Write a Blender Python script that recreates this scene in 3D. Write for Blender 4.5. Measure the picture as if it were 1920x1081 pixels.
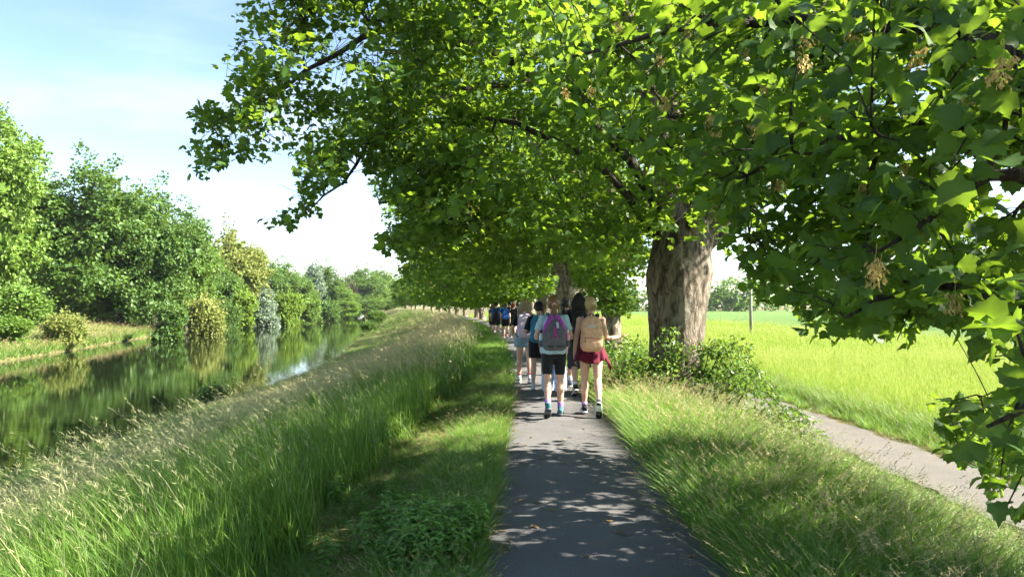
import bpy, bmesh, math, random
import numpy as np
from mathutils import Vector, Matrix, Euler, noise as mnoise

for o in list(bpy.data.objects):
    bpy.data.objects.remove(o)
SC = bpy.context.scene
COL = SC.collection
R = math.radians

# ------------------------------------------------------------------ camera
CAM_Z, FPX, PITCH = 1.60, 1400.0, math.atan((572 - 540.5) / 1400.0)
cd = bpy.data.cameras.new('camera')
cam = bpy.data.objects.new('camera', cd)
COL.objects.link(cam)
cd.sensor_width = 36.0
cd.lens = FPX / 1920.0 * 36.0
cd.clip_start, cd.clip_end = 0.05, 4000.0
cam.location = (0, 0, CAM_Z)
cam.rotation_euler = (math.pi / 2 + PITCH, 0, 0)
SC.camera = cam

# ------------------------------------------------------------------ sky and sun
SUN_EL, SUN_AZ = R(38.0), R(99.0)          # azimuth from +Y towards +X
SUN = Vector((math.cos(SUN_EL) * math.sin(SUN_AZ), math.cos(SUN_EL) * math.cos(SUN_AZ), math.sin(SUN_EL)))
world = bpy.data.worlds.new('World')
SC.world = world
world.use_nodes = True
wn = world.node_tree
wn.nodes.clear()
w_out = wn.nodes.new('ShaderNodeOutputWorld')
w_bg = wn.nodes.new('ShaderNodeBackground')
w_sky = wn.nodes.new('ShaderNodeTexSky')
w_sky.sky_type = 'NISHITA'
w_sky.sun_disc = False
w_sky.sun_elevation = SUN_EL
w_sky.sun_rotation = SUN_AZ
w_sky.air_density, w_sky.dust_density, w_sky.ozone_density = 1.0, 0.1, 1.4
w_bg.inputs['Strength'].default_value = 0.053
w_tc = wn.nodes.new('ShaderNodeTexCoord')
w_map = wn.nodes.new('ShaderNodeMapping')
w_map.inputs['Scale'].default_value = (1.3, 3.0, 7.0)
w_map.inputs['Rotation'].default_value = (0.0, R(12), R(20))
w_noi = wn.nodes.new('ShaderNodeTexNoise')
w_noi.inputs['Scale'].default_value = 1.3
w_noi.inputs['Detail'].default_value = 8.0
w_noi.inputs['Roughness'].default_value = 0.52
w_ramp = wn.nodes.new('ShaderNodeMapRange')
w_ramp.interpolation_type = 'SMOOTHSTEP'
w_ramp.inputs['From Min'].default_value = 0.40
w_ramp.inputs['From Max'].default_value = 0.62
w_ramp.inputs['To Max'].default_value = 0.32
w_mix = wn.nodes.new('ShaderNodeMixRGB')
w_mix.inputs['Color2'].default_value = (6.2, 6.9, 7.6, 1)     # thin cirrus, as bright as the sky by the horizon
L = wn.links.new
L(w_tc.outputs['Generated'], w_map.inputs['Vector'])
L(w_map.outputs['Vector'], w_noi.inputs['Vector'])
L(w_noi.outputs['Fac'], w_ramp.inputs['Value'])
w_sep = wn.nodes.new('ShaderNodeSeparateXYZ')          # thin cloud gathers low over the horizon
w_low = wn.nodes.new('ShaderNodeMapRange')
w_low.interpolation_type = 'SMOOTHSTEP'
for k_, v_ in (('From Min', 0.02), ('From Max', 0.50), ('To Min', 1.0), ('To Max', 0.30)):
    w_low.inputs[k_].default_value = v_
w_mul = wn.nodes.new('ShaderNodeMath')
w_mul.operation = 'MULTIPLY'
L(w_tc.outputs['Generated'], w_sep.inputs[0])
L(w_sep.outputs['Z'], w_low.inputs['Value'])
L(w_ramp.outputs['Result'], w_mul.inputs[0])
L(w_low.outputs['Result'], w_mul.inputs[1])
L(w_mul.outputs[0], w_mix.inputs['Fac'])
L(w_sky.outputs['Color'], w_mix.inputs['Color1'])
L(w_mix.outputs['Color'], w_bg.inputs['Color'])
L(w_bg.outputs['Background'], w_out.inputs['Surface'])

sd = bpy.data.lights.new('sun', 'SUN')
sd.energy = 5.0
sd.angle = R(0.53)
sd.color = (1.0, 0.93, 0.80)
sun = bpy.data.objects.new('sun', sd)
COL.objects.link(sun)
sun.location = (60, -30, 60)
sun.rotation_euler = (-SUN).to_track_quat('-Z', 'Y').to_euler()

SC.view_settings.view_transform = 'Standard'
SC.view_settings.look = 'None'
SC.view_settings.gamma = 1.0
SC.view_settings.exposure = 2.55
SC.view_settings.use_curve_mapping = False
SC.cycles.max_bounces = 6
SC.cycles.diffuse_bounces = 3
SC.cycles.glossy_bounces = 2
SC.cycles.transmission_bounces = 4
SC.cycles.transparent_max_bounces = 6
SC.cycles.use_denoising = True
SC.cycles.adaptive_threshold = 0.02
SC.cycles.sample_clamp_indirect = 6.0

# ------------------------------------------------------------------ helpers
CF = np.array([0, math.cos(PITCH), math.sin(PITCH)])
CU = np.array([0, -math.sin(PITCH), math.cos(PITCH)])
CP = np.array([0, 0, CAM_Z])


def proj(p):
    """world points (n,3) -> picture x, y on the photograph's 1920 x 1081 grid, and depth"""
    q = np.asarray(p, float).reshape(-1, 3) - CP
    d = q @ CF
    dd = np.where(np.abs(d) < 1e-4, 1e-4, d)
    return 960 + FPX * q[:, 0] / dd, 540.5 - FPX * (q @ CU) / dd, d


def pix(px, py, y):
    """the place at distance y (along the way) that is seen at px, py"""
    r = CF + np.array([1, 0, 0]) * (px - 960) / FPX + CU * (540.5 - py) / FPX
    return CP + r * (y / r[1])


def in_poly(x, y, poly):
    x, y = np.asarray(x), np.asarray(y)
    c = np.zeros(x.shape, bool)
    n = len(poly)
    for i in range(n):
        x1, y1 = poly[i]
        x2, y2 = poly[(i + 1) % n]
        if y1 == y2:
            continue
        k = ((y1 > y) != (y2 > y)) & (x < (x2 - x1) * (y - y1) / (y2 - y1) + x1)
        c ^= k
    return c


def curve_fn(pts):
    ys = np.array([p[0] for p in pts], float)
    xs = np.array([p[1] for p in pts], float)
    m = np.gradient(xs, ys)

    def f(y):
        y = np.asarray(y, float)
        i = np.clip(np.searchsorted(ys, y) - 1, 0, len(ys) - 2)
        h = ys[i + 1] - ys[i]
        t = (y - ys[i]) / h
        inside = (2 * t**3 - 3 * t**2 + 1) * xs[i] + (t**3 - 2 * t**2 + t) * h * m[i] + (-2 * t**3 + 3 * t**2) * xs[i + 1] + (t**3 - t**2) * h * m[i + 1]
        lin = np.where(t < 0, xs[i] + m[i] * (y - ys[i]), xs[i + 1] + m[i + 1] * (y - ys[i + 1]))
        return np.where((t < 0) | (t > 1), lin, inside)
    return f


path_x = curve_fn([(-40, 0.3), (4.4, 0.60), (11, 0.76), (20, 0.66), (34, 0.20), (55, -1.3), (75, -3.4), (127, -11), (229, -31), (382, -62), (480, -85)])
near_x = curve_fn([(-40, -11.6), (18, -11.8), (50, -12.8), (75, -16.0), (127, -25), (229, -45), (382, -76), (480, -97)])
far_x = curve_fn([(-60, -27), (20, -31), (52, -36.5), (82, -43.5), (130, -56), (191, -72), (300, -91), (400, -99), (480, -105)])
WATER_Z = -2.5

_rs = np.random.RandomState(5)
_wv = [(_rs.uniform(-1, 1, 2), _rs.uniform(0, 6.28)) for _ in range(7)]


def bumps(x, y, s=1.0):
    z = 0
    for (k, ph) in _wv:
        z = z + np.sin((x * k[0] + y * k[1]) * 2.2 * s + ph)
    return z / 7.0


def ground_z(x, y):
    x, y = np.asarray(x, float), np.asarray(y, float)
    px_, nx, fx = path_x(y), near_x(y), far_x(y)
    u = x - px_
    right = np.interp(u, [0, 0.95, 1.15, 1.8, 2.6, 3.7, 4.7, 5.3, 2000], [0, 0, -0.03, -0.08, -0.42, -0.95, -1.15, -1.2, -1.2])
    w = (u + 2.6) / np.minimum(nx - px_ + 2.6, -1)          # 0 at the crest, 1 at the water
    left = np.interp(-u, [0, 0.95, 1.2, 2.6], [0, 0, -0.02, -0.08])
    slope = np.interp(w, [0, 0.18, 0.42, 0.71, 1.0, 1.2, 1.6], [-0.08, -0.62, -1.36, -2.0, -2.47, -3.1, -3.4])
    z = np.where(u > 0, right, np.where(u > -2.6, left, slope))
    v = fx - x                                               # beyond the far water's edge
    far = np.interp(v, [-4, -1, 0, 0.25, 1.2, 5, 12, 30], [-3.4, -3.0, -2.56, -2.15, -1.9, -1.35, -0.5, -0.2])
    z = np.where(v > -4, far, z)
    b = bumps(x, y) * 0.035 + bumps(x, y, 0.23) * 0.06
    return z + np.where(np.abs(u) < 1.3, 0, b) * np.clip((np.abs(u) - 1.0) * 1.2, 0, 1) * np.where((u > 5.2), 0.35, 1)


def link(o, parent=None):
    COL.objects.link(o)
    if parent is not None:
        o.parent = parent
    return o


def tag(o, label=None, cat=None, group=None, kind=None):
    if label: o['label'] = label
    if cat: o['category'] = cat
    if group: o['group'] = group
    if kind: o['kind'] = kind
    return o


def empty(name, loc=(0, 0, 0), rz=0.0):
    o = bpy.data.objects.new(name, None)
    o.location = loc
    o.rotation_euler = (0, 0, rz)
    o.empty_display_size = 0.2
    return link(o)


def mesh_np(name, v, f, mats, attrs=None, smooth=False, mat_idx=None):
    """mesh from arrays: f is an (n,3) or (n,4) int array or a list of them"""
    fs = [np.asarray(q, np.int32) for q in (f if isinstance(f, list) else [f]) if len(q)]
    v = np.asarray(v, np.float32)
    me = bpy.data.meshes.new(name)
    nl = sum(q.size for q in fs)
    nf = sum(len(q) for q in fs)
    me.vertices.add(len(v))
    me.vertices.foreach_set('co', v.ravel())
    me.loops.add(nl)
    me.loops.foreach_set('vertex_index', np.concatenate([q.ravel() for q in fs]))
    me.polygons.add(nf)
    tot = np.concatenate([np.full(len(q), q.shape[1], np.int32) for q in fs])
    me.polygons.foreach_set('loop_start', np.concatenate([[0], np.cumsum(tot)[:-1]]).astype(np.int32))
    me.polygons.foreach_set('loop_total', tot)
    me.polygons.foreach_set('use_smooth', np.full(nf, smooth, bool))
    for m in (mats if isinstance(mats, (list, tuple)) else [mats]):
        me.materials.append(m)
    if mat_idx is not None:
        me.polygons.foreach_set('material_index', np.asarray(mat_idx, np.int32))
    for k, a in (attrs or {}).items():
        at = me.attributes.new(k, 'FLOAT', 'POINT')
        at.data.foreach_set('value', np.asarray(a, np.float32))
    me.update(calc_edges=True)
    me.validate()
    return me


def obj(name, me, parent=None, loc=None):
    o = bpy.data.objects.new(name, me)
    if loc is not None:
        o.location = loc
    return link(o, parent)


def copy_tree(o, parent=None):
    c = o.copy()
    link(c)
    c.parent = parent
    for ch in o.children:
        copy_tree(ch, c)
    return c


class Geo:
    """collects vertices and faces with a float attribute"""
    def __init__(s):
        s.v, s.t, s.q, s.a, s.n = [], [], [], [], 0

    def add(s, v, tri=None, quad=None, a=0.0):
        v = np.asarray(v, float).reshape(-1, 3)
        if tri is not None and len(tri): s.t.append(np.asarray(tri, np.int64) + s.n)
        if quad is not None and len(quad): s.q.append(np.asarray(quad, np.int64) + s.n)
        s.v.append(v)
        s.a.append(np.broadcast_to(np.asarray(a, float), (len(v),)))
        s.n += len(v)
        return s

    def mesh(s, name, mats, smooth=True, attr='tint'):
        f = []
        if s.t: f.append(np.concatenate(s.t))
        if s.q: f.append(np.concatenate(s.q))
        return mesh_np(name, np.concatenate(s.v), f, mats, {attr: np.concatenate(s.a)}, smooth)


def tube(g, pts, rad, n=8, cap=True, flat=None, up=None, a=0.0, power=2.0):
    """loft rings along pts; rad = list of r or (rx, ry); up = direction of the ring's second axis"""
    pts = np.asarray(pts, float)
    k = len(pts)
    rr = np.array([(r, r) if np.isscalar(r) else r for r in rad], float)
    tan = np.gradient(pts, axis=0)
    tan /= np.linalg.norm(tan, axis=1, keepdims=True) + 1e-9
    ref = np.array(up if up is not None else ([0, 0, 1] if abs(tan[0][2]) < 0.9 else [0, 1, 0]), float)
    th = np.linspace(0, 2 * np.pi, n, endpoint=False)
    c, s_ = np.cos(th), np.sin(th)
    if power != 2.0:
        c = np.sign(c) * np.abs(c) ** (2 / power)
        s_ = np.sign(s_) * np.abs(s_) ** (2 / power)
    V = []
    for i in range(k):
        t = tan[i]
        y = ref - t * (ref @ t)
        y /= np.linalg.norm(y) + 1e-9
        x = np.cross(y, t)
        V.append(pts[i] + np.outer(c * rr[i][0], x) + np.outer(s_ * rr[i][1], y))
        if up is None:
            ref = y
    V = np.concatenate(V)
    i = np.arange(k - 1)[:, None] * n
    j = np.arange(n)[None, :]
    q = np.stack([i + j, i + (j + 1) % n, i + n + (j + 1) % n, i + n + j], -1).reshape(-1, 4)
    tri = []
    if cap:
        V = np.concatenate([V, pts[:1], pts[-1:]])
        b0, b1 = k * n, k * n + 1
        jj = np.arange(n)
        tri = np.concatenate([np.stack([np.full(n, b0), (jj + 1) % n, jj], -1),
                              np.stack([np.full(n, b1), (k - 1) * n + jj, (k - 1) * n + (jj + 1) % n], -1)])
    g.add(V, tri, q, a)
    return g


def ellipsoid(g, c, r, rot=None, nu=14, nv=9, a=0.0):
    th = np.linspace(0, 2 * np.pi, nu, endpoint=False)
    ph = np.linspace(0, np.pi, nv + 1)[1:-1]
    V = [[0, 0, 1]] + [[math.sin(p) * math.cos(t), math.sin(p) * math.sin(t), math.cos(p)] for p in ph for t in th] + [[0, 0, -1]]
    V = np.array(V) * np.asarray(r)
    if rot is not None:
        V = V @ np.array(Euler(rot).to_matrix()).T
    V = V + np.asarray(c)
    m = len(ph)
    j = np.arange(nu)
    tri = np.concatenate([np.stack([np.zeros(nu, int), 1 + j, 1 + (j + 1) % nu], -1),
                          np.stack([np.full(nu, 1 + m * nu), 1 + (m - 1) * nu + (j + 1) % nu, 1 + (m - 1) * nu + j], -1)])
    i = np.arange(m - 1)[:, None] * nu + 1
    q = np.stack([i + j, i + nu + j, i + nu + (j + 1) % nu, i + (j + 1) % nu], -1).reshape(-1, 4)
    return g.add(V, tri, q, a)


# ------------------------------------------------------------------ materials
def nt_new(name):
    m = bpy.data.materials.new(name)
    m.use_nodes = True
    n = m.node_tree
    n.nodes.clear()
    out = n.nodes.new('ShaderNodeOutputMaterial')
    return m, n, out


def nd(n, typ, **kw):
    x = n.nodes.new(typ)
    for k, v in kw.items():
        if k in x.inputs:
            x.inputs[k].default_value = v
        else:
            setattr(x, k, v)
    return x


def rgb(c):
    return (c[0], c[1], c[2], 1.0)


def mixc(n, fac, a, b, blend='MIX'):
    m = n.nodes.new('ShaderNodeMixRGB')
    m.blend_type = blend
    for k, v in (('Fac', fac), ('Color1', a), ('Color2', b)):
        if isinstance(v, bpy.types.NodeSocket):
            n.links.new(v, m.inputs[k])
        else:
            m.inputs[k].default_value = v if k == 'Fac' else rgb(v)
    return m.outputs['Color']


def ramp(n, sock, lo, hi, tmin=0.0, tmax=1.0):
    m = nd(n, 'ShaderNodeMapRange')
    m.inputs['From Min'].default_value, m.inputs['From Max'].default_value = lo, hi
    m.inputs['To Min'].default_value, m.inputs['To Max'].default_value = tmin, tmax
    n.links.new(sock, m.inputs['Value'])
    return m.outputs['Result']


def noise_fac(n, scale, detail=4.0, rough=0.55, coords='Object', stretch=None, dist=0.0):
    tc = nd(n, 'ShaderNodeTexCoord')
    s = tc.outputs[coords]
    if stretch:
        mp = nd(n, 'ShaderNodeMapping')
        mp.inputs['Scale'].default_value = stretch
        n.links.new(s, mp.inputs['Vector'])
        s = mp.outputs['Vector']
    t = nd(n, 'ShaderNodeTexNoise', Scale=scale, Detail=detail, Roughness=rough, Distortion=dist)
    n.links.new(s, t.inputs['Vector'])
    return t.outputs['Fac']


def bump(n, sock, strength, dist=0.02):
    b = nd(n, 'ShaderNodeBump', Strength=strength, Distance=dist)
    n.links.new(sock, b.inputs['Height'])
    return b.outputs['Normal']


def plain(name, c, rough=0.8, var=0.18, scale=40, bs=0.15, metallic=0.0, spec=0.3, sheen=0.0, sss=0.0, c2=None, coords='Object', bdist=0.004):
    """cloth, skin, plastic, metal: a base colour with uneven tone and fine relief"""
    m, n, out = nt_new(name)
    p = nd(n, 'ShaderNodeBsdfPrincipled', Roughness=rough, Metallic=metallic)
    p.inputs['Specular IOR Level'].default_value = spec
    f = noise_fac(n, scale, 5, 0.6, coords)
    c2 = c2 or tuple(min(1, x * (1 - var * 1.6)) for x in c)
    n.links.new(mixc(n, ramp(n, f, 0.3, 0.7), c2, tuple(min(1, x * (1 + var * 0.5)) for x in c)), p.inputs['Base Color'])
    if sheen: p.inputs['Sheen Weight'].default_value = sheen
    if sss:
        p.inputs['Subsurface Weight'].default_value = sss
        p.inputs['Subsurface Radius'].default_value = (0.012, 0.005, 0.003)
        p.inputs['Subsurface Scale'].default_value = 1.0
    n.links.new(bump(n, noise_fac(n, scale * 4, 3, 0.6, coords), bs, bdist), p.inputs['Normal'])
    n.links.new(p.outputs[0], out.inputs['Surface'])
    return m


def foliage(name, dark, light, trans, tfac=0.42, rough=0.45, spec=0.35, rand=0.35, hi=None, tip=None):
    """leaf: uneven greens from the per-leaf tint, light passing through the blade"""
    m, n, out = nt_new(name)
    at = nd(n, 'ShaderNodeAttribute', attribute_name='tint')
    oi = nd(n, 'ShaderNodeObjectInfo')
    ad = nd(n, 'ShaderNodeMath', operation='MULTIPLY_ADD')
    n.links.new(oi.outputs['Random'], ad.inputs[0])
    ad.inputs[1].default_value = rand
    n.links.new(at.outputs['Fac'], ad.inputs[2])
    su = nd(n, 'ShaderNodeMath', operation='SUBTRACT')
    n.links.new(ad.outputs[0], su.inputs[0])
    su.inputs[1].default_value = rand * 0.5
    su.use_clamp = True
    col = mixc(n, su.outputs[0], dark, light)
    tcol = mixc(n, su.outputs[0], tuple(0.62 * x for x in trans), trans)
    if tip is not None:
        a2 = nd(n, 'ShaderNodeAttribute', attribute_name='straw')
        col = mixc(n, a2.outputs['Fac'], col, tip)
        tcol = mixc(n, a2.outputs['Fac'], tcol, tuple(min(1, x * 1.1) for x in tip))
    p = nd(n, 'ShaderNodeBsdfPrincipled', Roughness=rough)
    p.inputs['Specular IOR Level'].default_value = spec
    n.links.new(col, p.inputs['Base Color'])
    tr = nd(n, 'ShaderNodeBsdfTranslucent')
    n.links.new(tcol, tr.inputs['Color'])
    mx = nd(n, 'ShaderNodeMixShader')
    mx.inputs['Fac'].default_value = tfac
    n.links.new(p.outputs[0], mx.inputs[1])
    n.links.new(tr.outputs[0], mx.inputs[2])
    n.links.new(mx.outputs[0], out.inputs['Surface'])
    return m


def bark(name, c1, c2, lich, scale=1.0, patch=None):
    m, n, out = nt_new(name)
    p = nd(n, 'ShaderNodeBsdfPrincipled', Roughness=0.92)
    p.inputs['Specular IOR Level'].default_value = 0.15
    f1 = noise_fac(n, 9 * scale, 8, 0.65, 'Object', (1, 1, 0.34), 0.9)
    f2 = noise_fac(n, 2.3 * scale, 4, 0.6)
    f3 = noise_fac(n, 34 * scale, 6, 0.75, 'Object', (1, 1, 0.5))
    col = mixc(n, ramp(n, f1, 0.41, 0.59), c1, c2)
    col = mixc(n, ramp(n, f2, 0.56, 0.72, 0, 0.6), col, lich)
    if patch:
        f4 = noise_fac(n, 3.6 * scale, 3, 0.5, 'Object', (1, 1, 0.5))
        col = mixc(n, ramp(n, f4, 0.63, 0.70, 0, 0.75), col, patch)
    n.links.new(col, p.inputs['Base Color'])
    hsum = nd(n, 'ShaderNodeMath', operation='ADD')
    n.links.new(f1, hsum.inputs[0])
    n.links.new(f3, hsum.inputs[1])
    n.links.new(bump(n, hsum.outputs[0], 1.0, 0.06), p.inputs['Normal'])
    n.links.new(p.outputs[0], out.inputs['Surface'])
    return m
# ------------------------------------------------------------------ ground materials
def m_ground():
    m, n, out = nt_new('meadow_soil')
    p = nd(n, 'ShaderNodeBsdfPrincipled', Roughness=0.95)
    p.inputs['Specular IOR Level'].default_value = 0.1
    f1, f2, f3 = noise_fac(n, 0.6, 6, 0.6), noise_fac(n, 9, 6, 0.7), noise_fac(n, 45, 4, 0.7)
    col = mixc(n, ramp(n, f1, 0.35, 0.65), (0.075, 0.095, 0.028), (0.11, 0.125, 0.04))
    col = mixc(n, ramp(n, f2, 0.4, 0.66), col, (0.155, 0.12, 0.062))
    col = mixc(n, ramp(n, f3, 0.5, 0.75, 0, 0.5), col, (0.055, 0.043, 0.026))
    n.links.new(col, p.inputs['Base Color'])
    n.links.new(bump(n, f3, 0.7, 0.03), p.inputs['Normal'])
    n.links.new(p.outputs[0], out.inputs['Surface'])
    return m


def m_asphalt(name, c, c2, grit):
    m, n, out = nt_new(name)
    p = nd(n, 'ShaderNodeBsdfPrincipled', Roughness=0.83)
    p.inputs['Specular IOR Level'].default_value = 0.25
    f1, f2 = noise_fac(n, 1.1, 6, 0.6), noise_fac(n, 150, 3, 0.8)
    f3 = noise_fac(n, 14, 6, 0.65)
    col = mixc(n, ramp(n, f1, 0.33, 0.68), c, c2)
    col = mixc(n, ramp(n, f2, 0.48, 0.66, 0, 0.85), col, grit)
    col = mixc(n, ramp(n, f3, 0.58, 0.72, 0, 0.35), col, (0.13, 0.115, 0.085))
    tc = nd(n, 'ShaderNodeTexCoord')
    mp = nd(n, 'ShaderNodeMapping')
    mp.inputs['Scale'].default_value = (0.9, 0.55, 1)
    n.links.new(tc.outputs['Object'], mp.inputs['Vector'])
    wob = nd(n, 'ShaderNodeTexNoise', Scale=5.0, Detail=4.0)
    n.links.new(mp.outputs['Vector'], wob.inputs['Vector'])
    vadd = nd(n, 'ShaderNodeMixRGB', blend_type='ADD')
    vadd.inputs['Fac'].default_value = 0.22
    n.links.new(mp.outputs['Vector'], vadd.inputs['Color1'])
    n.links.new(wob.outputs['Color'], vadd.inputs['Color2'])
    vo = nd(n, 'ShaderNodeTexVoronoi', feature='DISTANCE_TO_EDGE', Scale=0.75)
    n.links.new(vadd.outputs['Color'], vo.inputs['Vector'])
    col = mixc(n, ramp(n, vo.outputs['Distance'], 0.0, 0.004, 0.45, 0.0), col, (0.03, 0.029, 0.027))
    n.links.new(col, p.inputs['Base Color'])
    n.links.new(bump(n, f2, 0.55, 0.008), p.inputs['Normal'])
    n.links.new(p.outputs[0], out.inputs['Surface'])
    return m


def m_field(name, c1, c2, c3, rows=None):
    m, n, out = nt_new(name)
    p = nd(n, 'ShaderNodeBsdfPrincipled', Roughness=0.9)
    p.inputs['Specular IOR Level'].default_value = 0.12
    f1, f2, f3 = noise_fac(n, 0.12, 5, 0.55, 'Object', (1, 0.3, 1)), noise_fac(n, 2.5, 6, 0.65), noise_fac(n, 28, 4, 0.7)
    col = mixc(n, ramp(n, f1, 0.35, 0.65), c1, c2)
    col = mixc(n, ramp(n, f2, 0.4, 0.7, 0, 0.6), col, c3)
    n.links.new(col, p.inputs['Base Color'])
    n.links.new(bump(n, f3, 1.0, 0.25), p.inputs['Normal'])
    n.links.new(p.outputs[0], out.inputs['Surface'])
    return m


def m_water():
    m, n, out = nt_new('river_water')
    p = nd(n, 'ShaderNodeBsdfPrincipled', Roughness=0.015)
    p.inputs['Base Color'].default_value = (0.010, 0.016, 0.006, 1)
    p.inputs['IOR'].default_value = 1.333
    p.inputs['Specular IOR Level'].default_value = 0.75
    f1 = noise_fac(n, 1.0, 3, 0.5, 'Object', (0.8, 2.6, 1))
    f2 = noise_fac(n, 4.2, 3, 0.5, 'Object', (0.7, 2.4, 1))
    f3 = noise_fac(n, 0.11, 2, 0.5)
    a = nd(n, 'ShaderNodeMath', operation='MULTIPLY_ADD')
    n.links.new(f2, a.inputs[0])
    a.inputs[1].default_value = 0.26
    n.links.new(f1, a.inputs[2])
    b = nd(n, 'ShaderNodeMath', operation='MULTIPLY')
    n.links.new(a.outputs[0], b.inputs[0])
    n.links.new(ramp(n, f3, 0.35, 0.65, 0.55, 1.25), b.inputs[1])
    n.links.new(bump(n, b.outputs[0], 0.075, 0.03), p.inputs['Normal'])
    n.links.new(p.outputs[0], out.inputs['Surface'])
    return m


# ------------------------------------------------------------------ ground sheet
def grid_sheet(name, rows, cols_fn, z_fn, mat, kind='structure'):
    V, nc = [], None
    for y in rows:
        xs = cols_fn(y)
        nc = len(xs)
        V.append(np.stack([xs, np.full(nc, y), z_fn(xs, np.full(nc, y))], -1))
    V = np.concatenate(V)
    i = np.arange(len(rows) - 1)[:, None] * nc
    j = np.arange(nc - 1)[None, :]
    q = np.stack([i + j, i + j + 1, i + nc + j + 1, i + nc + j], -1).reshape(-1, 4)
    return tag(obj(name, mesh_np(name, V, q, mat, smooth=True)), kind=kind)


def seg(ctrl, ns):
    out = []
    for a, b, n in zip(ctrl[:-1], ctrl[1:], ns):
        out.append(np.linspace(a, b, n, endpoint=False))
    return np.concatenate(out + [[ctrl[-1]]])


ROWS = np.concatenate([np.arange(-40, -2, 2.0), np.arange(-2, 30, 0.4), np.arange(30, 80, 1.25), np.arange(80, 200, 4), np.arange(200, 470, 12), [470, 600, 900, 1600]])


def ground_cols(y):
    yy = min(y, 470)
    p, nx, fx = float(path_x(yy)), float(near_x(yy)), float(far_x(yy))
    nx = min(nx, p - 8)
    fx = min(fx, nx - 3)
    return seg([-1500, fx - 60, fx - 12, fx - 1.2, fx, fx + (nx - fx) * 0.2, nx - 2, nx, p - 2.6, p - 1.3, p - 0.9, p + 0.9, p + 2.6, p + 5.6, p + 9, p + 40, 1500],
               [4, 6, 8, 6, 4, 3, 4, 30, 8, 3, 6, 8, 12, 8, 6, 5])


def ground_zz(x, y):
    return ground_z(x, np.minimum(y, 470))


grid_sheet('ground', ROWS, ground_cols, ground_zz, m_ground())

M_ASPH = m_asphalt('path_asphalt', (0.070, 0.068, 0.071), (0.108, 0.104, 0.103), (0.175, 0.17, 0.165))
M_ASPH2 = m_asphalt('lane_asphalt', (0.085, 0.078, 0.070), (0.12, 0.108, 0.095), (0.17, 0.155, 0.13))
PROWS = np.concatenate([np.arange(-30, 40, 0.1), np.arange(40, 140, 1.0), np.arange(140, 330, 6)])
_e1 = lambda y: 0.05 * math.sin(y * 3.1) + 0.03 * math.sin(y * 7.7 + 1) + 0.012 * math.sin(y * 17.3 + 2)
_e2 = lambda y: 0.05 * math.sin(y * 2.7 + 2) + 0.03 * math.sin(y * 6.9) + 0.012 * math.sin(y * 15.1 + 1)
grid_sheet('path', PROWS, lambda y: seg([float(path_x(y)) - 0.90 + _e1(y), float(path_x(y)) + 0.79 + _e2(y)], [10]),
           lambda x, y: 0.006 + 0.028 * np.clip(1 - ((x - path_x(y)) / 0.9) ** 2, 0, 1) + 0.004 * bumps(x, y, 0.6), M_ASPH)
LANE = 6.35       # the lower lane runs beside the field
grid_sheet('field_path', PROWS, lambda y: seg([float(path_x(y)) + LANE - 0.85 + 1.2 * _e2(y), float(path_x(y)) + LANE + 0.72 + 1.3 * _e1(y)], [8]),
           lambda x, y: ground_z(x, y) + 0.05, M_ASPH2)
M_FIELD = m_field('barley_soil', (0.18, 0.30, 0.03), (0.23, 0.34, 0.04), (0.15, 0.26, 0.03))
M_FIELD2 = m_field('young_crop', (0.11, 0.20, 0.05), (0.14, 0.235, 0.06), (0.10, 0.17, 0.045))
FR = np.concatenate([np.arange(-20, 80, 2.0), np.arange(80, 300, 10), [300, 330]])
fz = lambda x, y: np.full(np.shape(x), -1.17) + 0.02 * bumps(x, y, 0.3)
B_IN, B_OUT = 8.4, 30.0
grid_sheet('barley_field', FR, lambda y: seg([float(path_x(min(y, 60))) + B_IN, B_OUT], [12]), fz, M_FIELD)
grid_sheet('crop_field', FR, lambda y: seg([B_OUT + 0.05, 420.0], [30]), lambda x, y: fz(x, y) + 0.35 * np.clip((x - B_OUT) / 1.0, 0, 1), M_FIELD2)

WR = np.concatenate([np.arange(-60, 60, 6), np.arange(60, 480, 20)])
grid_sheet('water', WR, lambda y: np.array([float(far_x(min(y, 440))) - 1.2, max(float(near_x(min(y, 440))) + 1.2, float(far_x(min(y, 440))) + 1)]),
           lambda x, y: np.full(np.shape(x), WATER_Z), m_water())
# ------------------------------------------------------------------ leaves
def _leaf(half, zf):
    h = [p for p in half]
    o = h + [(-x, y) for x, y in h[-2:0:-1]]
    o = np.array(o)
    c = np.array([[0, 0.36]])
    P = np.concatenate([c, o])
    n = len(o)
    z = zf(P[:, 0], P[:, 1])
    V = np.stack([P[:, 0], P[:, 1], z], -1)
    k = np.arange(n)
    T = np.stack([np.zeros(n, int), 1 + k, 1 + (k + 1) % n], -1)
    return V, T


MAPLE = [(0, 0), (0.22, -0.10), (0.37, 0.00), (0.55, 0.10), (0.49, 0.27), (0.62, 0.50), (0.47, 0.55), (0.34, 0.60), (0.30, 0.78), (0.15, 0.80), (0, 1.02)]
MAPLE_MID = [(0, 0), (0.48, 0.06), (0.43, 0.28), (0.60, 0.55), (0.29, 0.63), (0, 1.0)]
LEAF_HI = _leaf(MAPLE, lambda x, y: 0.16 * np.abs(x) - 0.45 * x**2 - 0.22 * (y - 0.3) ** 2)
LEAF_HI2 = _leaf([(x * 0.92, y) for x, y in MAPLE], lambda x, y: 0.42 * np.abs(x) - 0.2 * x**2 - 0.55 * (y - 0.2) ** 2)
LEAF_HI3 = _leaf([(x * 1.08, y * 0.95) for x, y in MAPLE], lambda x, y: -0.22 * np.abs(x) - 0.4 * x**2 - 0.2 * (y - 0.4) ** 2 + 0.12 * np.sin(x * 9 + y * 6) * np.abs(x))
LEAF_MID = _leaf(MAPLE_MID, lambda x, y: 0.2 * np.abs(x) - 0.3 * x**2 - 0.25 * (y - 0.3) ** 2)
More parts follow.
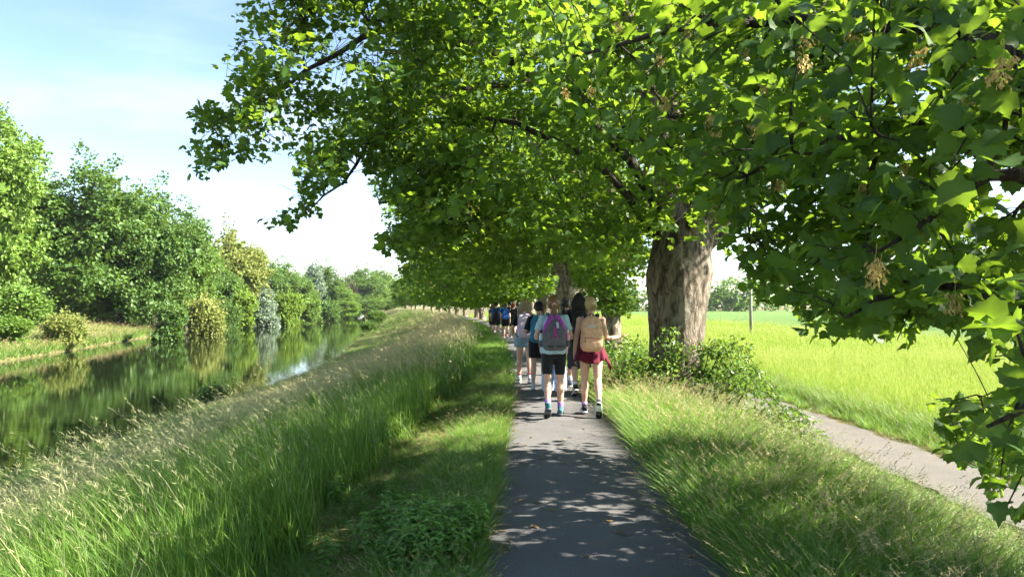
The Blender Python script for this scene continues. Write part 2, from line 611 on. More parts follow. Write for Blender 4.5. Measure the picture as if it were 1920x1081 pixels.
LEAF_SIX = (np.array([[0, 0, 0], [0.46, 0.10, 0.03], [0.58, 0.56, 0.0], [0.27, 0.62, 0.05], [0, 1, -0.12], [-0.27, 0.62, 0.05], [-0.58, 0.56, 0.0], [-0.46, 0.10, 0.03]], float),
            np.array([[0, k, k + 1] for k in range(1, 7)]))
LEAF_LO = (np.array([[0, 0, 0], [0.42, 0.42, 0.10], [0, 1, -0.12], [-0.42, 0.42, 0.10]], float), np.array([[0, 1, 2], [0, 2, 3]]))
LEAF_OVAL = (np.array([[0, 0, 0], [0.2, 0.25, 0.05], [0.24, 0.55, 0.03], [0, 1, -0.15], [-0.24, 0.55, 0.03], [-0.2, 0.25, 0.05]], float),
             np.array([[0, 1, 2], [0, 2, 3], [0, 3, 4], [0, 4, 5]]))


def leaf_frames(rng, n, tipdir, up_bias=1.2, spread=0.7):
    """rotation matrices: leaf plane faces mostly up, its tip points along tipdir with some scatter"""
    nrm = rng.normal(0, spread, (n, 3)) + np.array([0, 0, up_bias])
    nrm /= np.linalg.norm(nrm, axis=1, keepdims=True)
    t = tipdir + rng.normal(0, 0.6, (n, 3))
    t -= nrm * np.sum(t * nrm, axis=1, keepdims=True)
    t /= np.linalg.norm(t, axis=1, keepdims=True) + 1e-9
    x = np.cross(t, nrm)
    return np.stack([x, t, nrm], -1)          # columns


def place_leaves(tpl, pos, frames, size, tint, name, mat):
    V, T = tpl
    n = len(pos)
    W = np.einsum('nij,kj->nki', frames, V) * size[:, None, None] + pos[:, None, :]
    F = (T[None] + (np.arange(n) * len(V))[:, None, None]).reshape(-1, 3)
    vt = np.repeat(tint, len(V)).reshape(n, len(V))
    if len(V) > 8:              # paler along the veins, darker towards the lobes
        vt = np.clip(vt + np.where(np.arange(len(V)) == 0, 0.35, np.where(np.arange(len(V)) % 2, -0.12, 0.08)), 0, 1)
    return mesh_np(name, W.reshape(-1, 3), F, mat, {'tint': vt.ravel()}, smooth=len(V) > 8)


# ------------------------------------------------------------------ branching
def resample(pts, step):
    pts = np.asarray(pts, float)
    # Catmull-Rom through the guide points
    P = np.vstack([2 * pts[0] - pts[1], pts, 2 * pts[-1] - pts[-2]])
    out = []
    for i in range(1, len(P) - 2):
        m = max(2, int(np.linalg.norm(P[i + 1] - P[i]) / step))
        t = np.linspace(0, 1, m, endpoint=False)[:, None]
        out.append(0.5 * (2 * P[i] + (P[i + 1] - P[i - 1]) * t + (2 * P[i - 1] - 5 * P[i] + 4 * P[i + 1] - P[i + 2]) * t**2 + (-P[i - 1] + 3 * P[i] - 3 * P[i + 1] + P[i + 2]) * t**3))
    return np.vstack(out + [pts[-1:]])


def grow(rng, guides, branch_t, twig_t, sag=0.12, twig_r=0.006, keep_out=None):
    """guides: (points, r0, r1) of the limbs; branches and twigs reach from them to the target points"""
    limbs, npos, nrad = [], [], []
    fits = lambda p: True if keep_out is None else bool(np.mean(keep_out(p)) > 0.7)
    for pts, r0, r1 in guides:
        p = resample(pts, 0.3)
        p[1:-1] += rng.normal(0, 0.02, p[1:-1].shape)
        r = np.linspace(1, 0, len(p)) ** 0.8 * (r0 - r1) + r1
        limbs.append((p, r))
        k = max(1, int(len(p) * 0.15))
        npos.append(p[k:]); nrad.append(r[k:])
    npos, nrad = np.vstack(npos), np.concatenate(nrad)
    branches = []

    def reach(a, b, ra, rb, m):
        t = np.linspace(0, 1, m)[:, None]
        L_ = np.linalg.norm(b - a)
        mid = np.sin(t * np.pi) * np.array([0, 0, L_ * sag]) + np.sin(t * 2 * np.pi) * rng.normal(0, 0.05, 3) * L_
        return a + (b - a) * t + mid + np.where((t > 0) & (t < 1), rng.normal(0, 0.015, (m, 3)) * L_, 0), np.linspace(ra, rb, m)

    order = np.argsort([np.min(np.linalg.norm(npos - b, axis=1)) for b in branch_t]) if len(branch_t) else []
    for bi in order:
        b = branch_t[bi]
        d = np.linalg.norm(npos - b, axis=1)
        k = int(np.argmin(d + 0.15 * rng.random(len(d))))
        ra = min(nrad[k] * 0.6, 0.012 + 0.016 * d[k])
        p, r = reach(npos[k], b, ra, max(twig_r * 1.3, ra * 0.3), 7)
        if fits(p): branches.append((p, r))
        npos = np.vstack([npos, p[2:]]); nrad = np.concatenate([nrad, r[2:]])
    twigs, tips, dirs, lens = [], [], [], []
    for b in twig_t:
        d = np.linalg.norm(npos - b, axis=1)
        k = int(np.argmin(d))
        p, r = reach(npos[k], b, min(nrad[k] * 0.7, twig_r * 1.6), twig_r * 0.5, 4)
        if fits(p): twigs.append((p, r))
        tips.append(b); dirs.append((b - npos[k]) / (d[k] + 1e-6)); lens.append(d[k])
    return limbs, branches, twigs, np.array(tips), np.array(dirs), np.array(lens)


def ball_points(rng, n, c, r, lo=0.35, power=0.45, accept=None, flat_bottom=False):
    """targets spread through an ellipsoid, thicker towards its outside"""
    out = []
    tries = 0
    while sum(map(len, out)) < n and tries < 60:
        tries += 1
        v = rng.normal(0, 1, (n * 2, 3))
        v /= np.linalg.norm(v, axis=1, keepdims=True)
        if flat_bottom:
            v[:, 2] = np.where(v[:, 2] < 0, -np.abs(v[:, 2]) ** 0.55, v[:, 2])
        k = lo + (1 - lo) * rng.random((n * 2, 1)) ** power
        lump = 1 + 0.13 * np.sin(v[:, :1] * 5.1 + 1.0) * np.sin(v[:, 1:2] * 4.3 + 2.0) + 0.10 * np.sin(v[:, 2:3] * 7 + v[:, :1] * 6)
        p = np.asarray(c) + v * k * lump * np.asarray(r)
        if accept is not None:
            p = p[accept(p)]
        out.append(p)
    return np.vstack(out)[:n]


def leaves_at(rng, tips, dirs, lens, per, spread, size, accept=None, up_bias=1.2, droop=0.45, flat=0.55, scatter=0.7):
    n = len(tips)
    cnt = np.maximum(1, rng.poisson(per, n))
    i = np.repeat(np.arange(n), cnt)
    m = len(i)
    off = rng.normal(0, 1, (m, 3))
    off /= np.linalg.norm(off, axis=1, keepdims=True)
    off *= (rng.random((m, 1)) ** 0.5) * spread
    off[:, 2] *= flat
    back = rng.random((m, 1)) * np.minimum(lens[i], spread * 2.0)[:, None] * 0.8
    pos = tips[i] - dirs[i] * back + off
    tipd = dirs[i] * 0.8 + off / spread + np.array([0, 0, -droop])
    fr = leaf_frames(rng, m, tipd, up_bias, scatter)
    sz = size * rng.uniform(0.5, 1.2, m)
    clump = rng.random(n)[i] * 0.45
    tint = np.clip(clump + rng.random(m) * 0.55, 0, 1)
    if accept is not None:
        k = accept(pos)
        pos, fr, sz, tint = pos[k], fr[k], sz[k], tint[k]
    return pos, fr, sz, tint


def wood_mesh(name, tubes, n, mat):
    g = Geo()
    for p, r in tubes:
        tube(g, p, r, n, cap=False)
    return g.mesh(name, mat, True)


def trunk_mesh(name, pts, rad, mat, nth=56, step=0.06, ridge=0.03, lobes=0.06, seed=0, flare=0.0):
    """trunk with root flare, uneven girth, bark ridges and a few branch scars"""
    rs = np.random.RandomState(seed)
    P = resample(pts, step)
    t = np.linspace(0, 1, len(P))
    rr = np.interp(t, np.linspace(0, 1, len(rad)), rad)
    th = np.linspace(0, 2 * np.pi, nth, endpoint=False)
    V = []
    ph = rs.uniform(0, 6.28, 8)
    scars = [(rs.uniform(0, 6.28), rs.uniform(0.25, 0.85), rs.uniform(0.5, 1.0)) for _ in range(9)]
    for i, p in enumerate(P):
        z = p[2]
        f = 1 + lobes * np.sin(3 * th + ph[0] + z * 0.5) + lobes * 0.6 * np.sin(5 * th + ph[1] - z * 0.8) + lobes * 0.5 * np.sin(2 * th + ph[3] + z * 1.3)
        f = f + flare * np.exp(-t[i] * 9) * (0.7 + 0.5 * np.sin(5 * th + ph[2]))
        twist = th + 0.25 * z
        fis = np.array([mnoise.noise((math.cos(a) * 4.2 * (1 + 0.0 * z), math.sin(a) * 4.2, z * 0.9 + seed)) for a in twist])
        fis2 = np.array([mnoise.noise((math.cos(a) * 9.5, math.sin(a) * 9.5, z * 2.2 + seed)) for a in twist])
        f = f + ridge * (1 - 2.6 * np.abs(fis)) + ridge * 0.7 * (0.6 - 2.2 * np.abs(fis2))
        for a0, tt, s in scars:
            da = (th - a0 + np.pi) % (2 * np.pi) - np.pi
            d2 = (da * 2.6) ** 2 + ((t[i] - tt) * 11) ** 2
            f = f + s * (0.14 * np.exp(-d2 * 2.2) - 0.16 * np.exp(-d2 * 11))
        V.append(np.stack([p[0] + rr[i] * f * np.cos(th), p[1] + rr[i] * f * np.sin(th), np.full(nth, z)], -1))
    k = len(P)
    V = np.concatenate(V + [P[-1:]])
    i = np.arange(k - 1)[:, None] * nth
    j = np.arange(nth)[None, :]
    q = np.stack([i + j, i + (j + 1) % nth, i + nth + (j + 1) % nth, i + nth + j], -1).reshape(-1, 4)
    jj = np.arange(nth)
    tri = np.stack([np.full(nth, k * nth), (k - 1) * nth + jj, (k - 1) * nth + (jj + 1) % nth], -1)
    return mesh_np(name, V, [tri, q], mat, smooth=True)


BARK = bark('maple_bark', (0.075, 0.060, 0.046), (0.30, 0.25, 0.195), (0.27, 0.26, 0.225), 1.0, (0.30, 0.19, 0.11))
BARK_DARK = bark('branch_bark', (0.035, 0.028, 0.022), (0.11, 0.09, 0.07), (0.12, 0.115, 0.085), 2.0)
F_NEAR = foliage('maple_leaf', (0.026, 0.062, 0.022), (0.062, 0.125, 0.030), (0.30, 0.48, 0.03), 0.43, 0.5, 0.22, 0.1)
F_ROW = foliage('avenue_maple_leaf', (0.028, 0.066, 0.018), (0.072, 0.145, 0.030), (0.33, 0.51, 0.03), 0.45, 0.48, 0.25, 0.2)
F_SEED = foliage('samara', (0.33, 0.22, 0.08), (0.50, 0.40, 0.14), (0.60, 0.45, 0.14), 0.4, 0.6, 0.2, 0.1)

# where, seen from the way, the avenue's leaves leave room: sky over the river and what shows below the crowns
SKY_GAP = [(-3000, -4000), (452, -4000), (452, 0), (428, 45), (440, 70), (398, 138), (402, 165), (352, 212), (376, 238), (330, 275), (362, 300),
           (352, 332), (392, 336), (428, 300), (468, 298), (480, 318), (540, 300), (548, 330), (446, 362), (476, 376), (520, 352), (562, 338),
           (524, 398), (480, 410), (545, 442), (572, 402), (606, 402), (592, 372), (640, 326), (652, 372), (645, 296), (682, 290), (690, 352),
           (706, 376), (762, 386), (770, 408), (706, 440), (702, 468), (746, 476), (742, 566), (-3000, 566)]
LOW_GAP = [(-3000, 562), (745, 563), (900, 560), (975, 558), (978, 522), (1000, 505), (1018, 524), (1030, 492), (1066, 488), (1078, 548),
           (1110, 560), (1135, 590), (1180, 592), (1200, 560), (1212, 530), (1212, 492), (1255, 482), (1300, 474), (1346, 488), (1350, 505), (1338, 540), (1345, 560), (1380, 575), (1400, 590),
           (1450, 560), (1500, 566), (1560, 600), (2400, 640), (6000, 640), (6000, 3000), (-3000, 3000)]
NEAR_GAP = [(-3000, -4000), (930, -4000), (935, 60), (950, 150), (1010, 190), (1080, 240), (1180, 280), (1260, 330), (1330, 400), (1345, 450), (1395, 540),
            (1480, 580), (1530, 648), (1600, 625), (1690, 650), (1730, 610), (1790, 610), (1840, 640), (1862, 700), (1895, 655), (1925, 690),
            (1860, 745), (1750, 735), (1740, 790), (1770, 860), (1835, 880), (1850, 960), (1990, 985), (2700, 900), (2700, 3000), (-3000, 3000)]


def outside(polys, pad=0):
    def f(p):
        x, y, d = proj(p)
        ok = np.ones(len(x), bool)
        for poly in polys:
            ok &= ~(in_poly(x, y, poly) & (d > 0.3))
        return ok
    return f


def seed_cluster_mesh(rng, name):
    """hanging bunch of winged maple seeds"""
    g = Geo()
    for k in range(30):
        c = np.array([rng.normal(0, 0.022), rng.normal(0, 0.022), -rng.uniform(0.0, 0.11)])
        for s in (-1, 1):
            a = rng.uniform(0, 6.28)
            d = np.array([math.cos(a) * s * 0.55, math.sin(a) * s * 0.55, -0.85])
            d /= np.linalg.norm(d)
            w = np.cross(d, [math.sin(a), -math.cos(a), 0.3]); w /= np.linalg.norm(w)
            Ln = rng.uniform(0.03, 0.042)
            V = [c, c + d * Ln * 0.35 + w * 0.004, c + d * Ln * 0.8 + w * 0.009, c + d * Ln, c + d * Ln * 0.6 - w * 0.004]
            g.add(V, [[0, 1, 4], [1, 2, 4], [2, 3, 4]], a=rng.random())
    tube(g, [[0, 0, 0.07], [0.004, 0, 0.03], [0, 0, -0.1]], [0.0015, 0.0013, 0.001], 4, a=0.9)
    return g.mesh(name, F_SEED, False)


LEAF_MESHES = [mesh_np('maple_leaf', t[0], t[1], F_NEAR, {'tint': np.clip(q + np.where(np.arange(len(t[0])) == 0, 0.35, np.where(np.arange(len(t[0])) % 2, -0.12, 0.08)), 0, 1)}, True) for q, t in
               zip((0.1, 0.35, 0.6, 0.9, 0.5, 0.2), (LEAF_HI, LEAF_HI2, LEAF_HI3, LEAF_HI, LEAF_HI2, LEAF_HI3))]
ROW_LEAF_MESHES = [mesh_np('avenue_leaf', t[0], t[1], F_ROW, {'tint': np.clip(q + np.where(np.arange(len(t[0])) == 0, 0.35, np.where(np.arange(len(t[0])) % 2, -0.12, 0.08)), 0, 1)}, True) for q, t in
                   zip((0.1, 0.35, 0.6, 0.9, 0.5, 0.2), (LEAF_HI, LEAF_HI2, LEAF_HI3, LEAF_HI, LEAF_HI2, LEAF_HI3))]


def leaf_objects(pos, fr, sz, meshes, parent, limit=300):
    """the leaves that show largest become pieces of their own; returns the mask of the others"""
    x, y, d = proj(pos)
    vis = (d > 0.3) & (x > -5) & (x < 1925) & (y > -5) & (y < 1086)
    app = np.where(vis, sz / np.maximum(d, 0.3) * (0.35 + np.abs(np.einsum('ni,ni->n', fr[:, :, 2], (pos - CP) / np.linalg.norm(pos - CP, axis=1, keepdims=True)))), 0)
    idx = np.argsort(-app)[:limit]
    for c, i in enumerate(idx):
        if app[i] <= 0:
            continue
        o = bpy.data.objects.new('leaf', meshes[c % len(meshes)])
        m = Matrix.Identity(4)
        for a in range(3):
            for b in range(3):
                m[a][b] = fr[i][a][b] * sz[i]
            m[a][3] = pos[i][a]
        link(o)
        o.parent = parent
        o.matrix_parent_inverse = Matrix.Identity(4)
        o.matrix_local = m
    keep = np.ones(len(pos), bool)
    keep[idx] = False
    return keep


def tree_at(name, base, label, cat, group=None):
    return tag(empty(name, base), label, cat, group)


rng = np.random.default_rng(11)

# ---- the near maple, its trunk just beside the frame
NB = np.array([3.45, 3.7, float(ground_z(3.45, 3.7))])
near_root = tree_at('maple_tree', (0, 0, 0), 'maple hanging its big dark leaves and tan seed bunches over the lower lane', 'tree', 'maples of the avenue')
obj('trunk', trunk_mesh('near_trunk', [NB + [0, 0, -0.25], NB + [0, 0, 1.3], NB + [-0.05, 0.05, 3.0], NB + [-0.05, 0.1, 4.4]], [0.50, 0.42, 0.40, 0.34], BARK, seed=3, flare=0.25), near_root)
T0 = NB + [-0.05, 0.1, 2.7]
guides = [([T0, pix(1980, 150, 3.6), pix(1760, 60, 3.9), pix(1565, 42, 4.4), pix(1420, 36, 5.0), pix(1240, 60, 5.6), pix(1060, 110, 6.0)], 0.062, 0.010),
          ([T0 + [0, 0, -0.5], pix(2000, 300, 3.3), pix(1875, 255, 3.4), pix(1775, 232, 3.6), pix(1660, 242, 3.9), pix(1535, 262, 4.3), pix(1400, 330, 4.8)], 0.07, 0.01),
          ([T0 + [0, 0, -0.7], pix(2050, 420, 3.2), pix(1900, 317, 3.1), pix(1790, 362, 3.3), pix(1650, 470, 3.6)], 0.05, 0.008),
          ([T0 + [0, 0, -0.9], pix(2060, 600, 3.1), pix(1920, 570, 3.0), pix(1800, 538, 3.2), pix(1640, 560, 3.6)], 0.045, 0.008),
          ([T0 + [0, 0, -1.0], pix(2110, 700, 2.9), pix(1960, 720, 2.6), pix(1850, 800, 2.6)], 0.035, 0.006),
          ([T0, NB + [0.6, 1.5, 5.2], NB + [0.9, 3.0, 6.6]], 0.18, 0.03),
          ([T0, NB + [-1.2, 0.3, 5.4], NB + [-2.8, 0.8, 6.6]], 0.16, 0.03),
          ([T0, NB + [1.6, -0.5, 5.0], NB + [3.4, -1.0, 6.4]], 0.16, 0.03),
          ([T0, NB + [0.2, 0.1, 5.4], NB + [0.0, 0.3, 7.4]], 0.2, 0.03)]
ok_near = outside([NEAR_GAP])
bt, tw = [], []
deep = False
while len(tw) < 1000:      # the part of the crown that hangs into view
    p = pix(rng.uniform(930, 1990), rng.uniform(-60, 980), rng.uniform(2.4, 9.5))
    deep = rng.random() < 0.70
    x_, y_, d_ = proj(p)
    lim = np.interp(x_[0], [930, 1300, 1500, 1750, 1920], [5.2, 4.3, 3.5, 2.8, 2.5])
    if ok_near(p)[0] and (y_[0] < 690 or rng.random() < 0.45) and ((d_[0] > lim + 1.6 and d_[0] < lim + 4.6) if deep else (d_[0] > lim and d_[0] < lim + 1.3)) and p[2] < 5.6:
        (bt if len(bt) < 60 else tw).append(p)
ok_up = lambda p: ok_near(p) & (p[:, 2] > 3.6)
tw2 = np.vstack([ball_points(rng, 140, NB + [-0.3, -0.3, 5.6], (5.2, 3.8, 3.2), 0.3, 0.5, ok_up), ball_points(rng, 560, NB + [2.6, -0.2, 4.8], (3.4, 3.6, 3.0), 0.3, 0.5, lambda p: ok_near(p) & (p[:, 0] > 3.4))])  # second ball is extra unseen foliage, added to shade the hanging leaves
bt2 = ball_points(rng, 60, NB + [-0.3, 0.2, 6.6], (4.6, 4.0, 3.6), 0.3, 0.6, ok_up)
limbs, brs, tws, tips, dirs, lens = grow(rng, guides, np.vstack([bt, bt2]), np.vstack([tw, tw2]), keep_out=ok_near)
for p, r in limbs:
    g = Geo(); tube(g, p, r, 9, cap=True)
    obj('limb', g.mesh('near_limb', BARK_DARK, True), near_root)
tag(obj('twigs', wood_mesh('near_twigs', brs + tws, 5, BARK_DARK), near_root), kind='stuff')
pos, fr, sz, tint = leaves_at(rng, tips, dirs, lens, 12, 0.27, 0.105, ok_near, up_bias=0.9, droop=0.7, scatter=0.75)
crown = tag(obj('crown', None if False else place_leaves(LEAF_HI, pos[:1], fr[:1], sz[:1], tint[:1], 'near_crown_seed', F_NEAR), near_root), kind='stuff')
keep = leaf_objects(pos, fr, sz, LEAF_MESHES, crown, 300)
x_, y_, d_ = proj(pos)
hi_ = keep & (d_ > 0.5) & (x_ > -60) & (x_ < 1990) & (y_ > -60) & (y_ < 1140)
mid_ = keep & ~hi_          # unseen crown above and beside the view, thickened sunward to cast shade
tag(obj('unseen_shade_crown', place_leaves(LEAF_SIX, pos[mid_], fr[mid_], sz[mid_], tint[mid_], 'near_shade_crown', F_NEAR), near_root), kind='stuff')
tri_ = np.arange(len(pos)) % 3
for q_, tp3 in ((1, LEAF_HI2), (2, LEAF_HI3)):      # leaves cupped and curled differently
    h3 = hi_ & (tri_ == q_)
    tag(obj('crown', place_leaves(tp3, pos[h3], fr[h3], sz[h3], tint[h3], 'near_crown_curled', F_NEAR), near_root), kind='stuff')
h3 = hi_ & (tri_ == 0)
crown.data = place_leaves(LEAF_HI, pos[h3], fr[h3], sz[h3], tint[h3], 'near_crown', F_NEAR)
seeds = [seed_cluster_mesh(rng, 'seed_bunch') for _ in range(3)]
cand = [pix(x, y, d) for x, y, d in [(1880, 105, 2.4), (1602, 50, 3.4), (1508, 105, 3.8), (1512, 60, 3.9), (1640, 480, 3.1), (1650, 500, 3.15), (1690, 190, 3.6), (1330, 210, 4.8), (1345, 245, 4.9),
                                     (1160, 40, 5.4), (1090, 45, 5.5), (1240, 100, 5.1), (1415, 230, 4.5), (1330, 240, 4.6), (1790, 545, 3.0), (1720, 90, 3.3), (1440, 145, 4.4), (1575, 250, 4.2), (1250, 180, 5.0),
                                     (1110, 160, 5.6), (1060, 165, 5.7), (1700, 300, 3.6), (1830, 170, 3.0), (1465, 330, 4.6), (1620, 340, 4.0), (1750, 420, 3.4), (1390, 90, 4.7), (1290, 45, 5.0), (1540, 200, 4.1), (1660, 130, 3.7)]]
for i, p in enumerate(cand):
    o = obj('seed_bunch', seeds[i % 3], near_root, p)
    o.rotation_euler = (rng.normal(0, 0.15), rng.normal(0, 0.15), rng.uniform(0, 6.28))
    o.scale = (0.8,) * 3

# ---- the big maple by the two walkers
MB_ = np.array([2.92, 13.0, float(ground_z(2.92, 13.0))])
main_root = tree_at('maple_tree', (0, 0, 0), 'stout old maple with scarred grey trunk rising from the bush beside the path', 'tree', 'maples of the avenue')
FK = MB_ + [0.02, 0, 2.75]
obj('trunk', trunk_mesh('main_trunk', [MB_ + [-0.1, 0, -0.4], MB_ + [-0.08, 0, 0.5], MB_ + [-0.02, 0, 1.6], FK, FK + [0.05, 0, 0.55]], [0.50, 0.43, 0.46, 0.56, 0.42], BARK, nth=110, step=0.035, ridge=0.034, lobes=0.045, seed=8, flare=0.12), main_root)
guides = [([FK + [-0.25, 0, 0.1], FK + [-0.22, 0, 1.0], FK + [-0.5, -0.1, 2.6], FK + [-0.9, 0, 4.2], FK + [-1.0, 0.3, 6.0]], 0.24, 0.03),
          ([FK + [0.3, 0, 0.0], FK + [0.62, 0.1, 0.7], FK + [1.5, 0.2, 2.4], FK + [2.4, 0.4, 4.6], FK + [3.6, 0.5, 6.6]], 0.22, 0.03),
          ([FK + [0.05, 0.2, 0.2], FK + [0.1, 0.7, 1.6], FK + [0.2, 1.6, 3.4], FK + [0.3, 2.8, 5.4]], 0.2, 0.03),
          ([FK + [0.1, -0.2, 0.2], FK + [0.3, -1.0, 1.6], FK + [0.5, -2.2, 3.6], FK + [0.4, -3.4, 6.0]], 0.18, 0.03),
          ([FK + [-0.3, 0, 0.5], pix(1180, 300, 12.7), pix(1010, 150, 12.2), pix(873, 78, 11.8), pix(745, 52, 11.4), pix(610, 110, 11.0), pix(500, 185, 10.8), pix(400, 230, 10.8)], 0.10, 0.010),
          ([pix(1010, 150, 12.2), pix(860, 170, 11.6), pix(760, 215, 11.0), pix(690, 270, 10.8), pix(640, 345, 10.7), pix(575, 400, 10.7)], 0.06, 0.007),
          ([FK + [-0.3, 0, 0.2], FK + [-1.4, -0.3, 1.4], FK + [-3.2, -0.6, 2.2], FK + [-4.6, -0.9, 1.9]], 0.09, 0.012),
          ([FK + [0.4, 0, 0.1], FK + [1.8, 0.6, 1.2], FK + [3.6, 1.0, 2.0], FK + [5.0, 1.2, 2.2]], 0.13, 0.015)]
ok_main = outside([SKY_GAP, LOW_GAP])
FORK = [(1258, 482), (1262, 420), (1268, 370), (1284, 370), (1290, 430), (1294, 476)]
ok_main_leaf = lambda p: ok_main(p) & ~(in_poly(proj(p)[0], proj(p)[1], FORK) & (p[:, 1] < 12.9))     # the fork shows between the leaves
CC = MB_ + [-0.3, 0, 5.7]
keepside = lambda p: (p[:, 2] > np.interp(p[:, 0] - MB_[0], [-8, -2, 1, 3, 6, 9], [1.9, 2.2, 2.8, 4.8, 7.0, 8.6]))
acc = lambda p: ok_main(p) & keepside(p)
bt = ball_points(rng, 150, CC, (7.6, 4.7, 4.6), 0.3, 0.6, acc, True)
tw = ball_points(rng, 1900, CC, (8.3, 5.0, 4.8), 0.35, 0.42, acc, True)
left = []
while len(left) < 300:     # the long limb that reaches out over the bank
    p = pix(rng.uniform(325, 900), rng.uniform(-160, 445), rng.uniform(9.6, 12.0))
    x_, y_, d_ = proj(p)
    if acc(p[None])[0] and (x_[0] > 720 or bumps(x_ * 0.033, y_ * 0.040)[0] > 0.02): left.append(p)
limbs, brs, tws, tips, dirs, lens = grow(rng, guides, np.vstack([bt, left[:40]]), np.vstack([tw, left[40:]]), keep_out=ok_main)
for p, r in limbs:
    g = Geo(); tube(g, p, r, 12, cap=True)
    obj('limb', g.mesh('main_limb', BARK if r[0] > 0.15 else BARK_DARK, True), main_root)
tag(obj('twigs', wood_mesh('main_twigs', brs + tws, 4, BARK_DARK), main_root), kind='stuff')
x_, y_, d_ = proj(tips)
lace = (x_ > 740) | (y_ < -40) | (bumps(x_ * 0.033, y_ * 0.040) > 0.03)       # sprays with gaps towards the river
tips, dirs, lens = tips[lace], dirs[lace], lens[lace]
pos, fr, sz, tint = leaves_at(rng, tips, dirs, lens, 38, 0.42, 0.112, ok_main_leaf, up_bias=1.0, droop=0.6)
crown = tag(obj('crown', place_leaves(LEAF_MID, pos[:1], fr[:1], sz[:1], tint[:1], 'main_crown_seed', F_ROW), main_root), kind='stuff')
keep = leaf_objects(pos, fr, sz, ROW_LEAF_MESHES, crown, 300)
crown.data = place_leaves(LEAF_SIX, pos[keep], fr[keep], sz[keep], tint[keep], 'main_crown', F_ROW)
k = rng.choice(len(tips), 160, replace=False)
g = Geo()
for i in k:
    if not ok_main(tips[i][None] - [0, 0, 0.15])[0]: continue
    for q in range(10):
        c = tips[i] + rng.normal(0, 0.04, 3) - [0, 0, rng.uniform(0.05, 0.2)]
        d = rng.normal(0, 1, 3) + [0, 0, -1.2]; d /= np.linalg.norm(d)
        w = np.cross(d, rng.normal(0, 1, 3)); w /= np.linalg.norm(w)
        g.add([c, c + d * 0.03 + w * 0.012, c + d * 0.06, c + d * 0.03 - w * 0.006], [[0, 1, 2], [0, 2, 3]], a=rng.random())
tag(obj('seed_bunches', g.mesh('main_seeds', F_SEED, False), main_root), kind='stuff')


# ---- the rest of the avenue
def avenue_proto(seed, base, accept, n_b, n_t, per, leaf, size, trunk_r, name, lean=(0, 0), low=2.0, spread=0.45, rad=(7.6, 4.6, 5.2), seg_n=40, shoots=0):
    rg = np.random.default_rng(seed)
    base = np.asarray(base, float)
    fk = base + [lean[0], lean[1], 2.7]
    tm = trunk_mesh(name + '_trunk', [base + [0, 0, -0.4], base + [lean[0] * 0.2, lean[1] * 0.2, 0.7], base + [lean[0] * 0.6, lean[1] * 0.6, 1.8], fk, fk + [lean[0] * 0.3, 0, 0.6]],
                    [trunk_r * 1.15, trunk_r * 0.95, trunk_r * 0.95, trunk_r * 1.15, trunk_r * 0.8], BARK, nth=seg_n, step=0.12, ridge=0.03, seed=seed, flare=0.2)
    gd = []
    for a in np.linspace(0, 6.28, 8)[:-1] + rg.uniform(0, 0.8):
        o = np.array([math.cos(a), math.sin(a), 0])
        h = rg.uniform(3.5, 7)
        gd.append(([fk + o * 0.12, fk + o * 0.6 + [0, 0, 0.9], fk + o * 1.9 + [0, 0, h * 0.45], fk + o * rg.uniform(3, 4.6) + [0, 0, h * 0.8]], trunk_r * 0.45, 0.03))
    gd.append(([fk, fk + [0.1, 0, 3], fk + [0, 0.2, 6.6]], trunk_r * 0.6, 0.04))
    cc = base + [0, 0, 6.1]
    skirt = lambda p: p[:, 2] > base[2] + np.interp(p[:, 0] - base[0], [-8, -3, 0, 2, 4, 8], [low, low + 0.4, max(2.5, low + 0.8), 3.6, 4.8, 6.8])
    ac = (lambda p: accept(p) & skirt(p)) if accept else skirt
    b_t = ball_points(rg, n_b, cc, np.array(rad) * 0.92, 0.3, 0.6, ac, True)
    t_t = ball_points(rg, n_t, cc, rad, 0.4, 0.42, ac, True)
    if shoots:
        a_ = rg.uniform(0, 6.28, shoots); r_ = rg.uniform(0.3, 1.3, shoots)
        sh_ = base + np.stack([np.cos(a_) * r_, np.sin(a_) * r_, rg.uniform(0.9, 3.4, shoots)], -1)
        gd.append(([base + [0, 0, 0.3], base + [lean[0] * 0.5, 0, 1.5], fk], trunk_r * 0.6, trunk_r * 0.5))
        t_t = np.vstack([t_t, sh_[accept(sh_)]])
    lb, br, tw_, tp, dr, ln = grow(rg, gd, b_t, t_t, keep_out=accept)
    ps, fr_, s_, ti = leaves_at(rg, tp, dr, ln, per, spread, size, accept, up_bias=1.0, droop=0.6)
    return dict(trunk=tm, limbs=[(p, r) for p, r in lb], wood=wood_mesh(name + '_twigs', br + tw_, 4, BARK_DARK), crown=place_leaves(leaf, ps, fr_, s_, ti, name + '_crown', F_ROW))


def build_avenue(pr, label, loc=(0, 0, 0), rz=0, scale=1.0):
    root = tag(empty('maple_tree', loc, rz), label, 'tree', 'maples of the avenue')
    root.scale = (scale,) * 3
    obj('trunk', pr['trunk'], root)
    for i, (p, r) in enumerate(pr['limbs']):
        if 'limb_me' not in pr: pr['limb_me'] = {}
        if i not in pr['limb_me']:
            g = Geo(); tube(g, p, r, 8, cap=True)
            pr['limb_me'][i] = g.mesh('avenue_limb', BARK, True)
        obj('limb', pr['limb_me'][i], root)
    tag(obj('twigs', pr['wood'], root), kind='stuff')
    tag(obj('crown', pr['crown'], root), kind='stuff')
    return root


def av_base(y, off=2.2):
    x = float(path_x(y)) + off
    return np.array([x, y, float(ground_z(x, y))])


